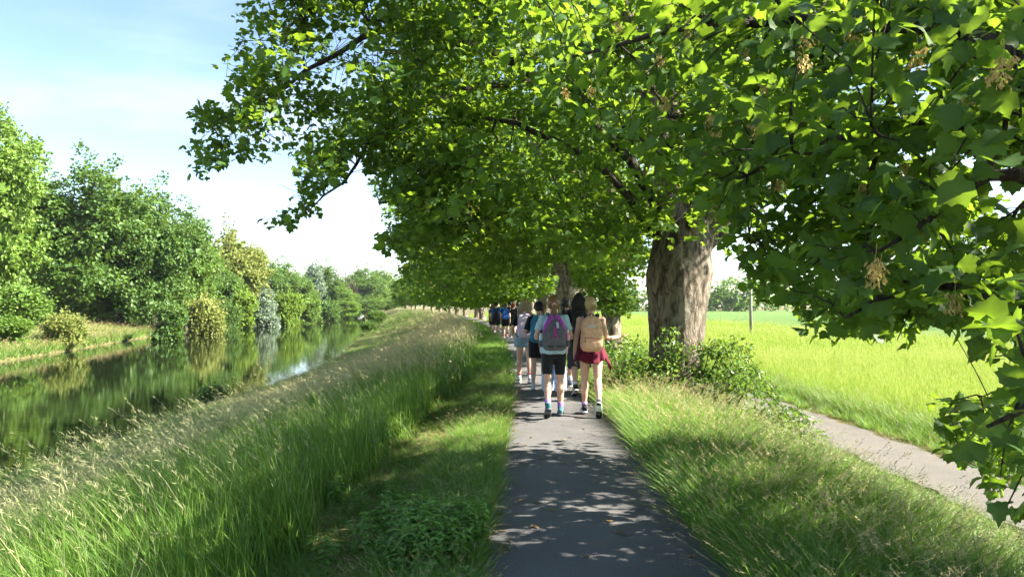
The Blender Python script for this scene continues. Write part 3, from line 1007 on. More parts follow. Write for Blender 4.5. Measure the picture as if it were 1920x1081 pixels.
b2 = av_base(21.5, 2.35)
build_avenue(avenue_proto(21, b2, ok_main, 90, 1000, 36, LEAF_SIX, 0.135, 0.25, 'second_maple', (-0.25, 0), 0.3, shoots=130), 'maple with leafy shoots round its slim trunk behind the stout maple')
b3 = av_base(31, 2.0)
build_avenue(avenue_proto(22, b3, ok_main, 90, 900, 34, LEAF_LO, 0.18, 0.5, 'third_maple', (0.1, 0), 0.9), 'pale thick trunked maple two trees beyond the stout maple')
protoA = avenue_proto(23, (0, 0, 0), None, 80, 850, 26, LEAF_LO, 0.26, 0.40, 'avenue_maple', (0.1, 0.1), 1.5, 0.55, (8.2, 4.6, 5.4))
protoB = avenue_proto(24, (0, 0, 0), None, 80, 850, 26, LEAF_LO, 0.26, 0.36, 'row_maple', (-0.35, 0), 1.2, 0.55, (8.2, 4.6, 5.4))
ORD = ['maple three trees beyond the stout maple with broad low crown', 'maple four trees beyond the stout maple in the avenue']
for i, y in enumerate([40, 49, 58, 68, 78, 89, 101, 114, 128, 144, 162, 182, 205, 230, 258]):
    b = av_base(y, 1.9 + 0.25 * math.sin(i * 2.3))
    lab = ORD[i] if i < 2 else 'distant maple in the leafy avenue beyond the walkers in blue'
    build_avenue((protoA, protoB)[i % 2], lab, tuple(b), rng.uniform(-0.5, 0.5), 0.95 + 0.1 * math.sin(i * 1.7))
# ------------------------------------------------------------------ trees and shrubs over the river
F_A = foliage('bank_tree_leaf', (0.040, 0.092, 0.020), (0.118, 0.21, 0.042), (0.24, 0.38, 0.04), 0.28, 0.5, 0.3, 0.25)
F_B = foliage('light_tree_leaf', (0.075, 0.150, 0.022), (0.165, 0.27, 0.042), (0.28, 0.42, 0.06), 0.3, 0.5, 0.3, 0.25)
F_C = foliage('yellow_tree_leaf', (0.12, 0.17, 0.035), (0.27, 0.28, 0.08), (0.36, 0.40, 0.08), 0.3, 0.55, 0.2, 0.2)
F_D = foliage('willow_leaf', (0.13, 0.19, 0.12), (0.24, 0.31, 0.21), (0.24, 0.32, 0.18), 0.25, 0.55, 0.3, 0.2)
F_E = foliage('bright_shrub_leaf', (0.10, 0.19, 0.02), (0.21, 0.31, 0.04), (0.34, 0.46, 0.06), 0.33, 0.5, 0.25, 0.2)
F_DRY = foliage('dry_tree_leaf', (0.13, 0.085, 0.065), (0.21, 0.155, 0.115), (0.2, 0.14, 0.09), 0.2, 0.7, 0.1, 0.2)
F_BUSH = foliage('bush_leaf', (0.04, 0.09, 0.018), (0.10, 0.19, 0.035), (0.30, 0.46, 0.05), 0.36, 0.42, 0.35, 0.2)


def crown_tree(seed, name, H, rx, rz, leaf, size, per, n_t, trunk_r, mat, spread=0.6, lobes=0, bare=False):
    """tree of unit kind: trunk, limbs and a crown of leaf clumps (base at the origin)"""
    rg = np.random.default_rng(seed)
    cz = H - rz
    tg = Geo()
    tube(tg, resample([[0, 0, -0.5], [0.1, 0, H * 0.2], [-0.1, 0.1, H * 0.45], [0, 0, H * 0.8]], 0.5), np.linspace(trunk_r, trunk_r * 0.2, len(resample([[0, 0, -0.5], [0.1, 0, H * 0.2], [-0.1, 0.1, H * 0.45], [0, 0, H * 0.8]], 0.5))), 10)
    gd = []
    for a in np.linspace(0, 6.28, 9)[:-1] + rg.uniform(0, 1):
        o = np.array([math.cos(a), math.sin(a), 0])
        z0 = rg.uniform(0.18, 0.45) * H
        gd.append(([np.array([0, 0, z0]), o * rx * 0.3 + [0, 0, z0 + rz * 0.25], o * rx * 0.65 + [0, 0, z0 + rz * rg.uniform(0.3, 0.7)]], trunk_r * 0.35, 0.03))
    gd.append(([[0, 0, H * 0.4], [0.1, 0, H * 0.6], [0, 0, H * 0.86]], trunk_r * 0.5, 0.04))
    # several overlapping lobes give the uneven outline
    cs = [(np.array([0, 0, cz]), np.array([rx * 0.8, rx * 0.8, rz]))]
    for q in range(lobes):
        a = q * 2.4 + rg.uniform(0, 0.6)
        k = rg.uniform(0.4, 0.62)
        cs.append((np.array([math.cos(a) * rx * k, math.sin(a) * rx * k, cz + rz * rg.uniform(-0.6, 0.45)]), np.array([rx, rx, rz * 0.8]) * rg.uniform(0.36, 0.52)))
    tt = []
    for c, r in cs:
        tt.append(ball_points(rg, int(n_t / len(cs) * (1.6 if r[0] > rx * 0.7 else 0.9)), c, r, 0.5, 0.4, lambda p: p[:, 2] > 0.4, flat_bottom=r[0] > rx * 0.7))
    tt = np.vstack(tt)
    bt_ = tt[rg.choice(len(tt), min(70, len(tt) // 4), replace=False)] * [0.85, 0.85, 0.96]
    lb, br, tw_, tp, dr, ln = grow(rg, gd, bt_, tt, twig_r=0.012)
    ps, f_, s_, ti = leaves_at(rg, tp, dr, ln, per, spread, size, None, up_bias=0.8, droop=0.4, flat=0.7)
    if not bare and lobes:      # inner leaves that close the crown, shade of the core put into their tint
        for c, r in cs:
            m_ = int(1300 * (r[0] / rx) ** 2)
            ip = ball_points(rg, m_, c, r * 0.72, 0.2, 0.7, lambda p: p[:, 2] > 0.4, flat_bottom=r[0] > rx * 0.7)
            ps = np.vstack([ps, ip]); f_ = np.concatenate([f_, leaf_frames(rg, m_, rg.normal(0, 1, (m_, 3)), 0.3, 0.9)])
            s_ = np.concatenate([s_, rg.uniform(1.6, 2.6, m_) * size]); ti = np.concatenate([ti, rg.random(m_) * 0.4])
    k = ps[:, 2] > 0.1
    me_w = wood_mesh(name + '_limbs', lb + br + (tw_ if bare else []), 4, BARK_DARK)
    return dict(trunk=tg.mesh(name + '_trunk', BARK_DARK, True), wood=me_w, crown=place_leaves(leaf, ps[k], f_[k], s_[k], ti[k], name + '_crown', mat), H=H, rx=rx)


def set_tree(pr, name, label, loc, h, w, rz, mat, cat='tree', group=None, parts=('trunk', 'limbs', 'crown')):
    root = tag(empty(name, loc, rz), label, cat, group)
    root.scale = (w / (2 * pr['rx']), w / (2 * pr['rx']), h / pr['H'])
    obj(parts[0], pr['trunk'], root)
    obj(parts[1], pr['wood'], root)
    c = obj(parts[2], pr['crown'], root)
    c['kind'] = 'stuff'
    c.material_slots[0].link = 'OBJECT'
    c.material_slots[0].material = mat
    return root


PT = [crown_tree(31, 'broad_tree', 16, 6.2, 7.6, LEAF_LO, 0.34, 44, 680, 0.35, F_A, 0.72, 9),
      crown_tree(32, 'tall_tree', 18, 5.0, 8.7, LEAF_LO, 0.33, 44, 650, 0.35, F_B, 0.70, 10),
      crown_tree(33, 'round_tree', 13, 5.6, 6.0, LEAF_LO, 0.33, 44, 620, 0.3, F_C, 0.70, 8),
      crown_tree(34, 'airy_tree', 14, 3.4, 6.2, LEAF_LO, 0.26, 14, 300, 0.2, F_D, 0.6, 5),
      crown_tree(35, 'bare_tree', 13, 3.6, 5.2, LEAF_LO, 0.22, 5, 320, 0.24, F_DRY, 0.5, 4, bare=True)]
PS = [crown_tree(36, 'round_shrub', 4, 2.3, 2.2, LEAF_LO, 0.20, 20, 280, 0.08, F_E, 0.42, 5),
      crown_tree(37, 'upright_shrub', 5, 1.8, 2.7, LEAF_LO, 0.20, 20, 280, 0.08, F_A, 0.42, 5)]


def far_place(px_, d, shift=0.0):
    p = pix(px_, 572, d)
    return np.array([p[0], d, float(ground_z(p[0], d))])


def by_top(px_, top, d, width_px, pr, name, label, mat, group=None, cat='tree', parts=('trunk', 'limbs', 'crown')):
    d = d * (1.26 if cat == 'tree' else 1.08)
    width_px = width_px * (0.92 if cat == 'tree' else 1.0)
    b = far_place(px_, d)
    ztop = pix(px_, top, d)[2]
    return set_tree(pr, name, label, tuple(b), ztop - b[2], width_px / FPX * d, rng.uniform(0, 6.28), mat, cat, group, parts)


G1 = 'trees on the far river bank'
by_top(-55, 150, 66, 300, PT[0], 'poplar_tree', 'tallest pale green tree on the far river bank', F_B, G1)
by_top(165, 285, 76, 290, PT[0], 'bank_tree', 'broad dark green tree with dense rounded crown over the river', F_A, G1)
by_top(290, 335, 80, 220, PT[0], 'bank_tree', 'mid green tree leaning against the broad dark green tree', F_A, G1)
by_top(348, 400, 90, 150, PT[2], 'bank_tree', 'low bushy green tree between the dark tree and the yellow one', F_B, G1)
by_top(428, 424, 112, 190, PT[2], 'blossoming_tree', 'yellowish flowering tree with rounded crown on the far bank', F_C, G1)
by_top(405, 470, 104, 110, PT[0], 'bank_tree', 'darker tree half hidden below the yellowish flowering tree', F_A, G1)
by_top(532, 480, 172, 120, PT[0], 'bank_tree', 'wide dark green tree just past the yellowish flowering tree', F_A, G1)
by_top(592, 476, 205, 50, PT[3], 'birch_tree', 'slender pale grey green tree rising over its neighbours', F_D, G1)
by_top(618, 486, 212, 75, PT[1], 'bank_tree', 'mid green tree between the slender pale tree and the bare brown one', F_A, G1)
by_top(648, 492, 222, 52, PT[4], 'bare_tree', 'half bare brownish tree on the far bank', F_DRY, G1)
by_top(685, 494, 246, 95, PT[0], 'bank_tree', 'dark green tree just past the bare brownish tree', F_A, G1)
by_top(725, 498, 300, 80, PT[1], 'bank_tree', 'pale green tree standing at the river bend', F_B, G1)
by_top(565, 510, 178, 80, PT[1], 'bank_tree', 'lower green tree in front of the slender pale tree', F_B, G1)
by_top(640, 530, 210, 80, PT[0], 'bank_tree', 'low green tree at the foot of the bare brownish tree', F_B, G1)
by_top(700, 525, 262, 80, PT[2], 'bank_tree', 'low rounded green tree before the pale one at the river bend', F_B, G1)
by_top(760, 520, 330, 90, PT[0], 'bank_tree', 'green tree beyond the bend, touching the avenue', F_A, G1)
for px_, top, d, w in [(-140, 260, 84, 260), (60, 330, 96, 220), (230, 385, 108, 200), (360, 440, 128, 190), (470, 470, 150, 150), (500, 500, 190, 130), (575, 505, 235, 110), (665, 512, 275, 110), (600, 515, 260, 100)]:
    by_top(px_, top, d, w, PT[(px_ // 10) % 3], 'wood_tree', 'tree of the second row behind the trees on the far bank', F_A, 'second row of trees over the river')
G2 = 'shrubs along the far river bank'
SP = ('stem', 'limbs', 'foliage')
for px_, top, d, w, k, m, lab in [(8, 585, 56, 120, 0, F_B, 'green shrub at the water under the tallest pale tree'),
                                  (122, 578, 62, 95, 0, F_C, 'yellowish shrub on the bank before the broad dark tree'),
                                  (318, 552, 79, 70, 1, F_A, 'leafy shrub bending to the water below the mid green tree'),
                                  (40, 520, 70, 130, 0, F_B, 'bushy light shrub below the tallest pale tree'),
                                  (250, 535, 93, 110, 0, F_A, 'dark green shrub in the shade under the broad dark tree'),
                                  (165, 545, 90, 130, 0, F_A, 'wide shrub hiding the foot of the broad dark tree'),
                                  (75, 545, 84, 110, 0, F_A, 'shrub between the tallest pale tree and the broad dark tree'),
                                  (385, 545, 96, 90, 0, F_C, 'yellow green shrub below the flowering tree'),
                                  (425, 560, 112, 60, 0, F_A, 'small dark shrub at the water below the flowering tree'),
                                  (455, 530, 122, 60, 1, F_E, 'upright bright green shrub beside the silvery willow'),
                                  (495, 528, 132, 62, 1, F_D, 'silvery grey willow shrub at the water'),
                                  (541, 538, 142, 62, 0, F_E, 'yellow green rounded shrub next to the silvery willow'),
                                  (580, 552, 156, 55, 0, F_B, 'light green shrub past the yellow green one'),
                                  (615, 556, 186, 60, 0, F_A, 'green shrub at the water below the bare tree'),
                                  (655, 558, 215, 60, 1, F_B, 'pale shrub at the water near the river bend'),
                                  (690, 555, 262, 70, 0, F_A, 'green shrub closing the river bend'),
                                  (725, 558, 300, 60, 0, F_B, 'last pale shrub beyond the river bend')]:
    by_top(px_, top, d, w, PS[k], 'bank_shrub', lab, m, G2, 'shrub', SP)
# shrubs on the near bank
for x, y, h, w, lab in [(-12.2, 30.5, 1.1, 1.4, 'little dark shrub at the water among the near bank grass'), (-25.5, 140, 3.2, 4.5, 'dark shrub at the near water edge far down the bank'),
                        (-21.5, 112, 1.8, 3, 'low bright shrub on the near bank below the avenue')]:
    set_tree(PS[0], 'bank_shrub', lab, (x, y, float(ground_z(x, y)) - 0.05), h, w, x, F_A if y < 200 else F_E, 'shrub', 'shrubs along the near river bank', SP)

# ------------------------------------------------------------------ woodland beyond the fields
rg = np.random.default_rng(77)
tp_ = []
for i in range(110):
    x = rg.uniform(0, 300); y = rg.uniform(285, 325)
    hh = rg.uniform(8, 14); ww = rg.uniform(5, 9)
    tp_.append(ball_points(rg, 26, (x, y, hh * 0.5 - 1), (ww, ww * 0.7, hh * 0.52), 0.6, 0.4, lambda p: p[:, 2] > -1.3))
tp_ = np.vstack(tp_)
dr_ = rg.normal(0, 1, tp_.shape); dr_ /= np.linalg.norm(dr_, axis=1, keepdims=True)
ps, f_, s_, ti = leaves_at(rg, tp_, dr_, np.full(len(tp_), 1.0), 16, 1.9, 1.3, None, 0.7, 0.3, 0.8)
tag(obj('woodland', place_leaves(LEAF_LO, ps, f_, s_, ti, 'woodland', F_A)), 'hazy wood along the horizon beyond the fields', 'wood', kind='stuff')

tp_ = []
for i in range(150):
    y = rg.uniform(60, 400); x = float(far_x(y)) - rg.uniform(32, 60)
    hh = rg.uniform(6, 10); ww = rg.uniform(4, 7)
    tp_.append(ball_points(rg, 22, (x, y, hh * 0.45), (ww, ww, hh * 0.52), 0.6, 0.4, lambda p: p[:, 2] > -0.6))
tp_ = np.vstack(tp_)
dr_ = rg.normal(0, 1, tp_.shape); dr_ /= np.linalg.norm(dr_, axis=1, keepdims=True)
ps, f_, s_, ti = leaves_at(rg, tp_, dr_, np.full(len(tp_), 1.0), 12, 1.5, 0.85, None, 0.7, 0.3, 0.8)
tag(obj('riverside_woodland', place_leaves(LEAF_LO, ps, f_, s_, ti, 'riverside_woodland', F_A)), 'dense dim wood behind the trees on the far river bank', 'wood', kind='stuff')

# ------------------------------------------------------------------ bush round the big trunk
def bush(name, label, c, r, seed, n_t, per, size, accept=None, arcs=(), leafmesh=LEAF_OVAL, mat=F_BUSH, spread=0.16):
    rg = np.random.default_rng(seed)
    c = np.asarray(c, float)
    root = tag(empty(name, (0, 0, 0)), label, 'shrub')
    gd = []
    for q in range(9):
        a = q * 0.7 + rg.uniform(0, 0.4)
        o = np.array([math.cos(a) * r[0], math.sin(a) * r[1], 0])
        b = c + o * 0.3
        b[2] = float(ground_z(b[0], b[1])) - 0.03
        gd.append(([b, b + o * 0.2 + [0, 0, r[2] * 0.5], b + o * 0.45 + [0, 0, r[2] * 0.85]], 0.012, 0.004))
    for pts in arcs:
        gd.append((pts, 0.011, 0.003))
    ac = (lambda p: (p[:, 2] > ground_z(p[:, 0], p[:, 1]) + 0.02) & (accept(p) if accept else True))
    tt = ball_points(rg, n_t, c, r, 0.35, 0.45, ac)
    ex = [p + rg.normal(0, 0.05, 3) for pts in arcs for p in resample(pts, 0.09)[2:]]
    lb, br, tw_, tp, dr, ln = grow(rg, gd, tt[:25], np.vstack([tt[25:]] + ([ex] if ex else [])), twig_r=0.003)
    for p, q in lb:
        g = Geo(); tube(g, p, q, 5)
        obj('stem', g.mesh(name + '_stem', BARK_DARK, True), root)
    tag(obj('twigs', wood_mesh(name + '_twigs', br + tw_, 3, BARK_DARK), root), kind='stuff')
    ps, f_, s_, ti = leaves_at(rg, tp, dr, ln, per, spread, size, ac, up_bias=0.9, droop=0.3, flat=0.8)
    tag(obj('foliage', place_leaves(leafmesh, ps, f_, s_, ti, name + '_foliage', mat), root), kind='stuff')
    return root


def arc(x0, y0, x1, y1, h):
    z0, z1 = float(ground_z(x0, y0)), float(ground_z(x1, y1))
    return [np.array([x0, y0, z0]), np.array([x0 * 0.6 + x1 * 0.4, y0 * 0.6 + y1 * 0.4, z0 + h]), np.array([x1, y1, z1 + h * 0.55])]


bush('elder_bush', 'leafy green bush round the foot of the stout maple trunk', MB_ + [-0.2, -0.5, 0.3], (1.35, 0.8, 0.85), 51, 560, 11, 0.085,
     arcs=[arc(3.0, 12.3, 4.3, 11.9, 1.25), arc(3.2, 12.3, 4.7, 12.2, 1.0), arc(3.2, 12.5, 4.5, 12.6, 1.35), arc(2.8, 12.4, 2.3, 12.2, 1.35), arc(3.3, 12.0, 4.6, 11.3, 0.75), arc(3.1, 12.0, 4.2, 11.4, 0.95), arc(3.0, 12.2, 3.8, 12.0, 1.3)])
bush('verge_bush', 'dark leafy bush between the path and the slim trunked maple', (2.35, 15.6, 0.15), (0.75, 2.0, 0.75), 52, 300, 11, 0.095)
bush('slope_bush', 'low bush on the slope below the stout maple', (4.0, 12.0, -0.55), (1.05, 0.8, 0.55), 53, 240, 11, 0.085)

# ------------------------------------------------------------------ pole in the field
pp = pix(1408, 617, 60)
pp[2] = -1.2
pole = tag(empty('utility_pole', tuple(pp)), 'grey wooden pole standing in the yellow green barley', 'pole')
M_POLE = plain('pole_wood', (0.30, 0.28, 0.25), 0.9, 0.25, 6, 0.3)
M_STEEL = plain('pole_steel', (0.35, 0.36, 0.37), 0.45, 0.1, 20, 0.05, 0.8)
M_GLAZE = plain('insulator_glaze', (0.10, 0.06, 0.04), 0.2, 0.1, 20, 0.02)
g = Geo(); tube(g, [[0, 0, -0.3], [0, 0, 3], [0.02, 0, 7.2]], [0.13, 0.12, 0.095], 14)
obj('shaft', g.mesh('pole_shaft', M_POLE, True), pole)
g = Geo(); tube(g, [[-0.7, -0.13, 6.8], [0.7, -0.13, 6.8]], [0.045, 0.045], 4)
arm = obj('crossarm', g.mesh('pole_crossarm', M_STEEL, False), pole)
for x in (-0.6, 0.0, 0.6):
    g = Geo(); tube(g, [[x, -0.13, 6.84], [x, -0.13, 6.9], [x, -0.13, 6.93], [x, -0.13, 7.0]], [0.02, 0.05, 0.035, 0.045], 10)
    obj('insulator', g.mesh('pole_insulator', M_GLAZE, True), arm)
# ------------------------------------------------------------------ grass
def blades(rg, n, Rad, Lm, width, lean=0.35, bend=0.5, seg_=3, wind=(0, 0), straw_p=0.0, heads=0, head_len=0.16, jitter=0.35, flatlay=False, head_w=0.2):
    """tuft of n blades: vertices, triangles, tint, straw"""
    V, T, ti, st = [], [], [], []
    nv = 0
    for i in range(n):
        a = rg.uniform(0, 6.28)
        rr = Rad * math.sqrt(rg.random())
        b = np.array([math.cos(a) * rr, math.sin(a) * rr, -0.03])
        h = rg.uniform(0, 6.28)
        ln = Lm * rg.uniform(1 - jitter, 1 + jitter * 0.6)
        hd = i < heads
        if hd: ln *= 1.28
        dr = np.array([math.cos(h) * lean, math.sin(h) * lean, 1.0]) + np.array([wind[0], wind[1], 0]) * 0.5
        if flatlay: dr[2] = rg.uniform(0.02, 0.25)
        dr /= np.linalg.norm(dr)
        bd = np.array([math.cos(h) * bend, math.sin(h) * bend, -0.5 * bend]) + np.array([wind[0], wind[1], 0])
        side = np.cross(dr, [math.cos(h + rg.normal(0, .6)), math.sin(h + rg.normal(0, .6)), 0.01]); side /= np.linalg.norm(side) + 1e-9
        w = width * rg.uniform(0.7, 1.3) * (0.45 if hd else 1.0)
        pts = []
        for k in range(seg_ + 1):
            t = k / seg_
            pts.append(b + dr * ln * t + bd * ln * 0.5 * t * t)
        tin = rg.random()
        s_ = 1.0 if rg.random() < straw_p else 0.0
        for k in range(seg_):
            ww = w * (1 - 0.75 * k / seg_)
            V += [pts[k] - side * ww / 2, pts[k] + side * ww / 2]
        V.append(pts[-1])
        m = 2 * seg_ + 1
        for k in range(seg_ - 1):
            o = nv + 2 * k
            T += [[o, o + 1, o + 2], [o + 1, o + 3, o + 2]]
        o = nv + 2 * (seg_ - 1)
        T.append([o, o + 1, o + 2])
        ti += [tin] * m
        st += list(np.clip(s_ + (np.repeat(np.arange(seg_), 2) / seg_ * 0.25 if hd else np.zeros(2 * seg_)), 0, 1)) + [s_ + (0.4 if hd else 0)]
        nv += m
        if hd:                          # seed head: many small spikelets, nodding with the wind
            ax = pts[-1] - pts[-2]; ax /= np.linalg.norm(ax)
            ax = ax + np.array([wind[0], wind[1], -0.25]) * 0.5; ax /= np.linalg.norm(ax)
            nk = 13
            for q in range(nk):
                c = pts[-1] + ax * head_len * (q / nk - 0.25)
                d = ax + rg.normal(0, 0.45, 3); d /= np.linalg.norm(d)
                sd_ = np.cross(d, rg.normal(0, 1, 3)); sd_ /= np.linalg.norm(sd_)
                l_ = head_len * rg.uniform(0.16, 0.30) * (1.15 - q / nk * 0.6)
                wv = width * head_w
                V += [c, c + d * l_ * 0.5 + sd_ * wv, c + d * l_, c + d * l_ * 0.5 - sd_ * wv]
                T += [[nv, nv + 1, nv + 2], [nv, nv + 2, nv + 3]]
                ti += [tin] * 4; st += [1.0] * 4
                nv += 4
    return np.array(V), np.array(T), np.array(ti), np.array(st)


def tuft(rg, name, mat, **kw):
    V, T, ti, st = blades(rg, **kw)
    return bpy.data.objects.new(name, mesh_np(name, V, T, mat, {'tint': ti, 'straw': st}))


_ng = {}


def scatter(name, pts, protos, scl, label, cat, rot=None, tilt=0.12, seed=0):
    """one 'stuff' object whose tufts stand on the given points"""
    rg = np.random.default_rng(seed)
    n = len(pts)
    me = bpy.data.meshes.new(name)
    me.vertices.add(n)
    me.vertices.foreach_set('co', np.asarray(pts, np.float32).ravel())
    rv = np.stack([rg.normal(0, tilt, n), rg.normal(0, tilt, n), rg.uniform(0, 6.28, n) if rot is None else rot + rg.normal(0, 0.5, n)], -1)
    a = me.attributes.new('rot', 'FLOAT_VECTOR', 'POINT'); a.data.foreach_set('vector', rv.astype(np.float32).ravel())
    a = me.attributes.new('scl', 'FLOAT', 'POINT'); a.data.foreach_set('value', np.asarray(scl, np.float32))
    a = me.attributes.new('pick', 'INT', 'POINT'); a.data.foreach_set('value', rg.integers(0, len(protos), n).astype(np.int32))
    me.update()
    o = tag(obj(name, me), label, cat, kind='stuff')
    ng = bpy.data.node_groups.new(name, 'GeometryNodeTree')
    ng.interface.new_socket('Geometry', in_out='INPUT', socket_type='NodeSocketGeometry')
    ng.interface.new_socket('Geometry', in_out='OUTPUT', socket_type='NodeSocketGeometry')
    N, K = ng.nodes, ng.links.new
    gi, go = N.new('NodeGroupInput'), N.new('NodeGroupOutput')
    iop = N.new('GeometryNodeInstanceOnPoints')
    jn = N.new('GeometryNodeJoinGeometry')
    for p in protos:
        oi = N.new('GeometryNodeObjectInfo')
        oi.inputs['Object'].default_value = p
        g2 = N.new('GeometryNodeGeometryToInstance')
        K(oi.outputs['Geometry'], g2.inputs[0])
        K(g2.outputs[0], jn.inputs[0])

    def attr(nm, typ):
        x = N.new('GeometryNodeInputNamedAttribute')
        x.data_type = typ
        x.inputs['Name'].default_value = nm
        return [s for s in x.outputs if s.enabled and s.name == 'Attribute'][0]
    K(gi.outputs[0], iop.inputs['Points'])
    K(jn.outputs[0], iop.inputs['Instance'])
    iop.inputs['Pick Instance'].default_value = True
    K(attr('pick', 'INT'), iop.inputs['Instance Index'])
    K(attr('rot', 'FLOAT_VECTOR'), iop.inputs['Rotation'])
    K(attr('scl', 'FLOAT'), iop.inputs['Scale'])
    K(iop.outputs[0], go.inputs[0])
    md = o.modifiers.new('tufts', 'NODES')
    md.node_group = ng
    return o


GM_TALL = foliage('tall_grass_blade', (0.060, 0.138, 0.019), (0.145, 0.255, 0.042), (0.28, 0.46, 0.05), 0.37, 0.5, 0.3, 0.3, tip=(0.37, 0.365, 0.18))
GM_GOLD = foliage('golden_grass_blade', (0.085, 0.14, 0.028), (0.18, 0.235, 0.06), (0.30, 0.40, 0.07), 0.33, 0.5, 0.3, 0.3, tip=(0.52, 0.44, 0.235))
GM_VERGE = foliage('verge_grass_blade', (0.065, 0.145, 0.020), (0.135, 0.245, 0.035), (0.28, 0.48, 0.05), 0.36, 0.5, 0.3, 0.3, tip=(0.42, 0.34, 0.17))
GM_STRAW = foliage('dry_thatch', (0.20, 0.145, 0.075), (0.38, 0.30, 0.165), (0.36, 0.28, 0.14), 0.2, 0.8, 0.1, 0.3, tip=(0.40, 0.33, 0.18))
GM_BARLEY = foliage('barley_blade', (0.155, 0.275, 0.024), (0.235, 0.36, 0.036), (0.38, 0.52, 0.045), 0.32, 0.55, 0.2, 0.25, tip=(0.42, 0.44, 0.12))
GM_WEED = foliage('weed_leaf', (0.075, 0.17, 0.028), (0.15, 0.285, 0.045), (0.26, 0.48, 0.05), 0.34, 0.4, 0.4, 0.3)
GM_WHITE = plain('yarrow_white', (0.75, 0.76, 0.72), 0.8, 0.1, 30, 0.1)

rq = np.random.default_rng(3)
WIND = (-0.42, 0.06)
tall_hi = [tuft(rq, 'tall_tuft', GM_TALL, n=34, Rad=0.16, Lm=0.62, width=0.0075, lean=0.25, bend=0.45, wind=WIND, heads=hd, seg_=4, straw_p=0.03) for hd in (0, 0, 3, 4)]
tall_lo = [tuft(rq, 'tall_tuft_far', GM_TALL, n=44, Rad=0.50, Lm=0.62, width=0.019, lean=0.3, bend=0.5, wind=WIND, heads=hd, seg_=2, straw_p=0.03, head_len=0.2, head_w=0.24) for hd in (0, 2, 5)]
gold_lo = [tuft(rq, 'gold_tuft', GM_GOLD, n=46, Rad=0.48, Lm=0.60, width=0.016, lean=0.3, bend=0.45, wind=WIND, heads=hd, seg_=2, straw_p=0.12, head_len=0.22, head_w=0.3) for hd in (8, 14)]
verge_hi = [tuft(rq, 'verge_tuft', GM_VERGE, n=38, Rad=0.10, Lm=l_, width=0.0065, lean=0.5, bend=0.6, heads=hd, straw_p=0.04, head_len=0.07) for l_, hd in ((0.20, 0), (0.27, 0), (0.33, 3))]
verge_lo = [tuft(rq, 'verge_tuft_far', GM_VERGE, n=44, Rad=0.27, Lm=l_, width=0.014, lean=0.5, bend=0.6, seg_=2, straw_p=0.05) for l_ in (0.22, 0.3)]
thatch = [tuft(rq, 'thatch_tuft', GM_STRAW, n=40, Rad=0.16, Lm=0.17, width=0.005, lean=1.0, bend=0.5, flatlay=True, seg_=2) for _ in range(3)]
barley_hi = [tuft(rq, 'barley_tuft', GM_BARLEY, n=44, Rad=0.22, Lm=0.62, width=0.010, lean=0.22, bend=0.25, heads=12, head_len=0.10, seg_=2) for _ in range(3)]
barley_lo = [tuft(rq, 'barley_tuft_far', GM_BARLEY, n=56, Rad=0.85, Lm=0.66, width=0.026, lean=0.25, bend=0.25, heads=9, head_len=0.13, seg_=2) for _ in range(3)]


def weed(rg, name, mat, h, n_st, leaf):
    """upright leafy stems with opposite leaves"""
    g = Geo()
    V, T = LEAF_OVAL
    for s_ in range(n_st):
        b = np.array([rg.normal(0, 0.07), rg.normal(0, 0.07), -0.02])
        top = b + [rg.normal(0, 0.05), rg.normal(0, 0.05), h * rg.uniform(0.7, 1.15)]
        tube(g, [b, (b + top) / 2 + rg.normal(0, 0.008, 3), top], [0.003, 0.0025, 0.0015], 4, a=0.3)
        a0 = rg.uniform(0, 6.28)
        for k in range(7):
            t = 0.15 + 0.85 * k / 6
            c = b + (top - b) * t
            for q in range(3 if k > 3 else 2):
                a = a0 + k * 1.57 + q * (2.1 if k > 3 else 3.14)
                d = np.array([[math.cos(a), math.sin(a), -0.25 + 0.3 * t]])
                fr_ = leaf_frames(rg, 1, d * 4, 1.6, 0.3)
                sz_ = leaf * rg.uniform(0.7, 1.15) * (1.1 - 0.35 * t)
                g.add((V @ fr_[0].T) * sz_ * [1.0, 1.0, 1.0] + c, T, a=rg.random())
    return bpy.data.objects.new(name, g.mesh(name, mat, False))


weeds = [weed(rq, 'weed_plant', GM_WEED, h, 4, lf) for h, lf in ((0.22, 0.085), (0.3, 0.095), (0.36, 0.08))]


def yarrow(rg, name):
    g = Geo()
    for k in range(12):
        c = np.array([rg.normal(0, 0.022), rg.normal(0, 0.022), 0.62 + rg.normal(0, 0.004)])
        ellipsoid(g, c, (0.009, 0.009, 0.004), None, 6, 3, a=0.0)
    me = g.mesh(name, [GM_WHITE], False)
    return bpy.data.objects.new(name, me)


def strip(rg, n, y0, y1, u0, u1, ypow=1.0, ref=path_x):
    y = y0 + (y1 - y0) * rg.random(n) ** ypow
    x = ref(y) + rg.uniform(u0, u1, n)
    return np.stack([x, y, ground_z(x, y)], -1)


def visible(p, pad=120, h=0.5):
    x, y, d = proj(p + np.array([0, 0, h]))
    x2, y2, d2 = proj(p)
    return (d > 0.6) & (x > -pad) & (x < 1920 + pad) & (np.minimum(y, y2) < 1081 + pad * 1.5)


rs_ = np.random.default_rng(8)


def bank_pts(n, y0, y1, lo=-1.95, ypow=1.0, hi=None):
    """on the river side, from the crest to the water"""
    y = y0 + (y1 - y0) * rs_.random(n) ** ypow
    a, b = path_x(y) + lo, near_x(y) + 0.1
    if hi is not None: b = np.maximum(b, a - hi)
    x = a + (b - a) * rs_.random(n)
    return np.stack([x, y, ground_z(x, y)], -1)


def low_slope(p):
    """the grass is tallest at the crest and shorter towards the water"""
    w = (p[:, 0] - path_x(p[:, 1]) + 1.9) / (near_x(p[:, 1]) - path_x(p[:, 1]) + 1.9)
    return np.interp(w, [0, 0.12, 0.4, 1.0], [1.0, 1.0, 0.62, 0.36])


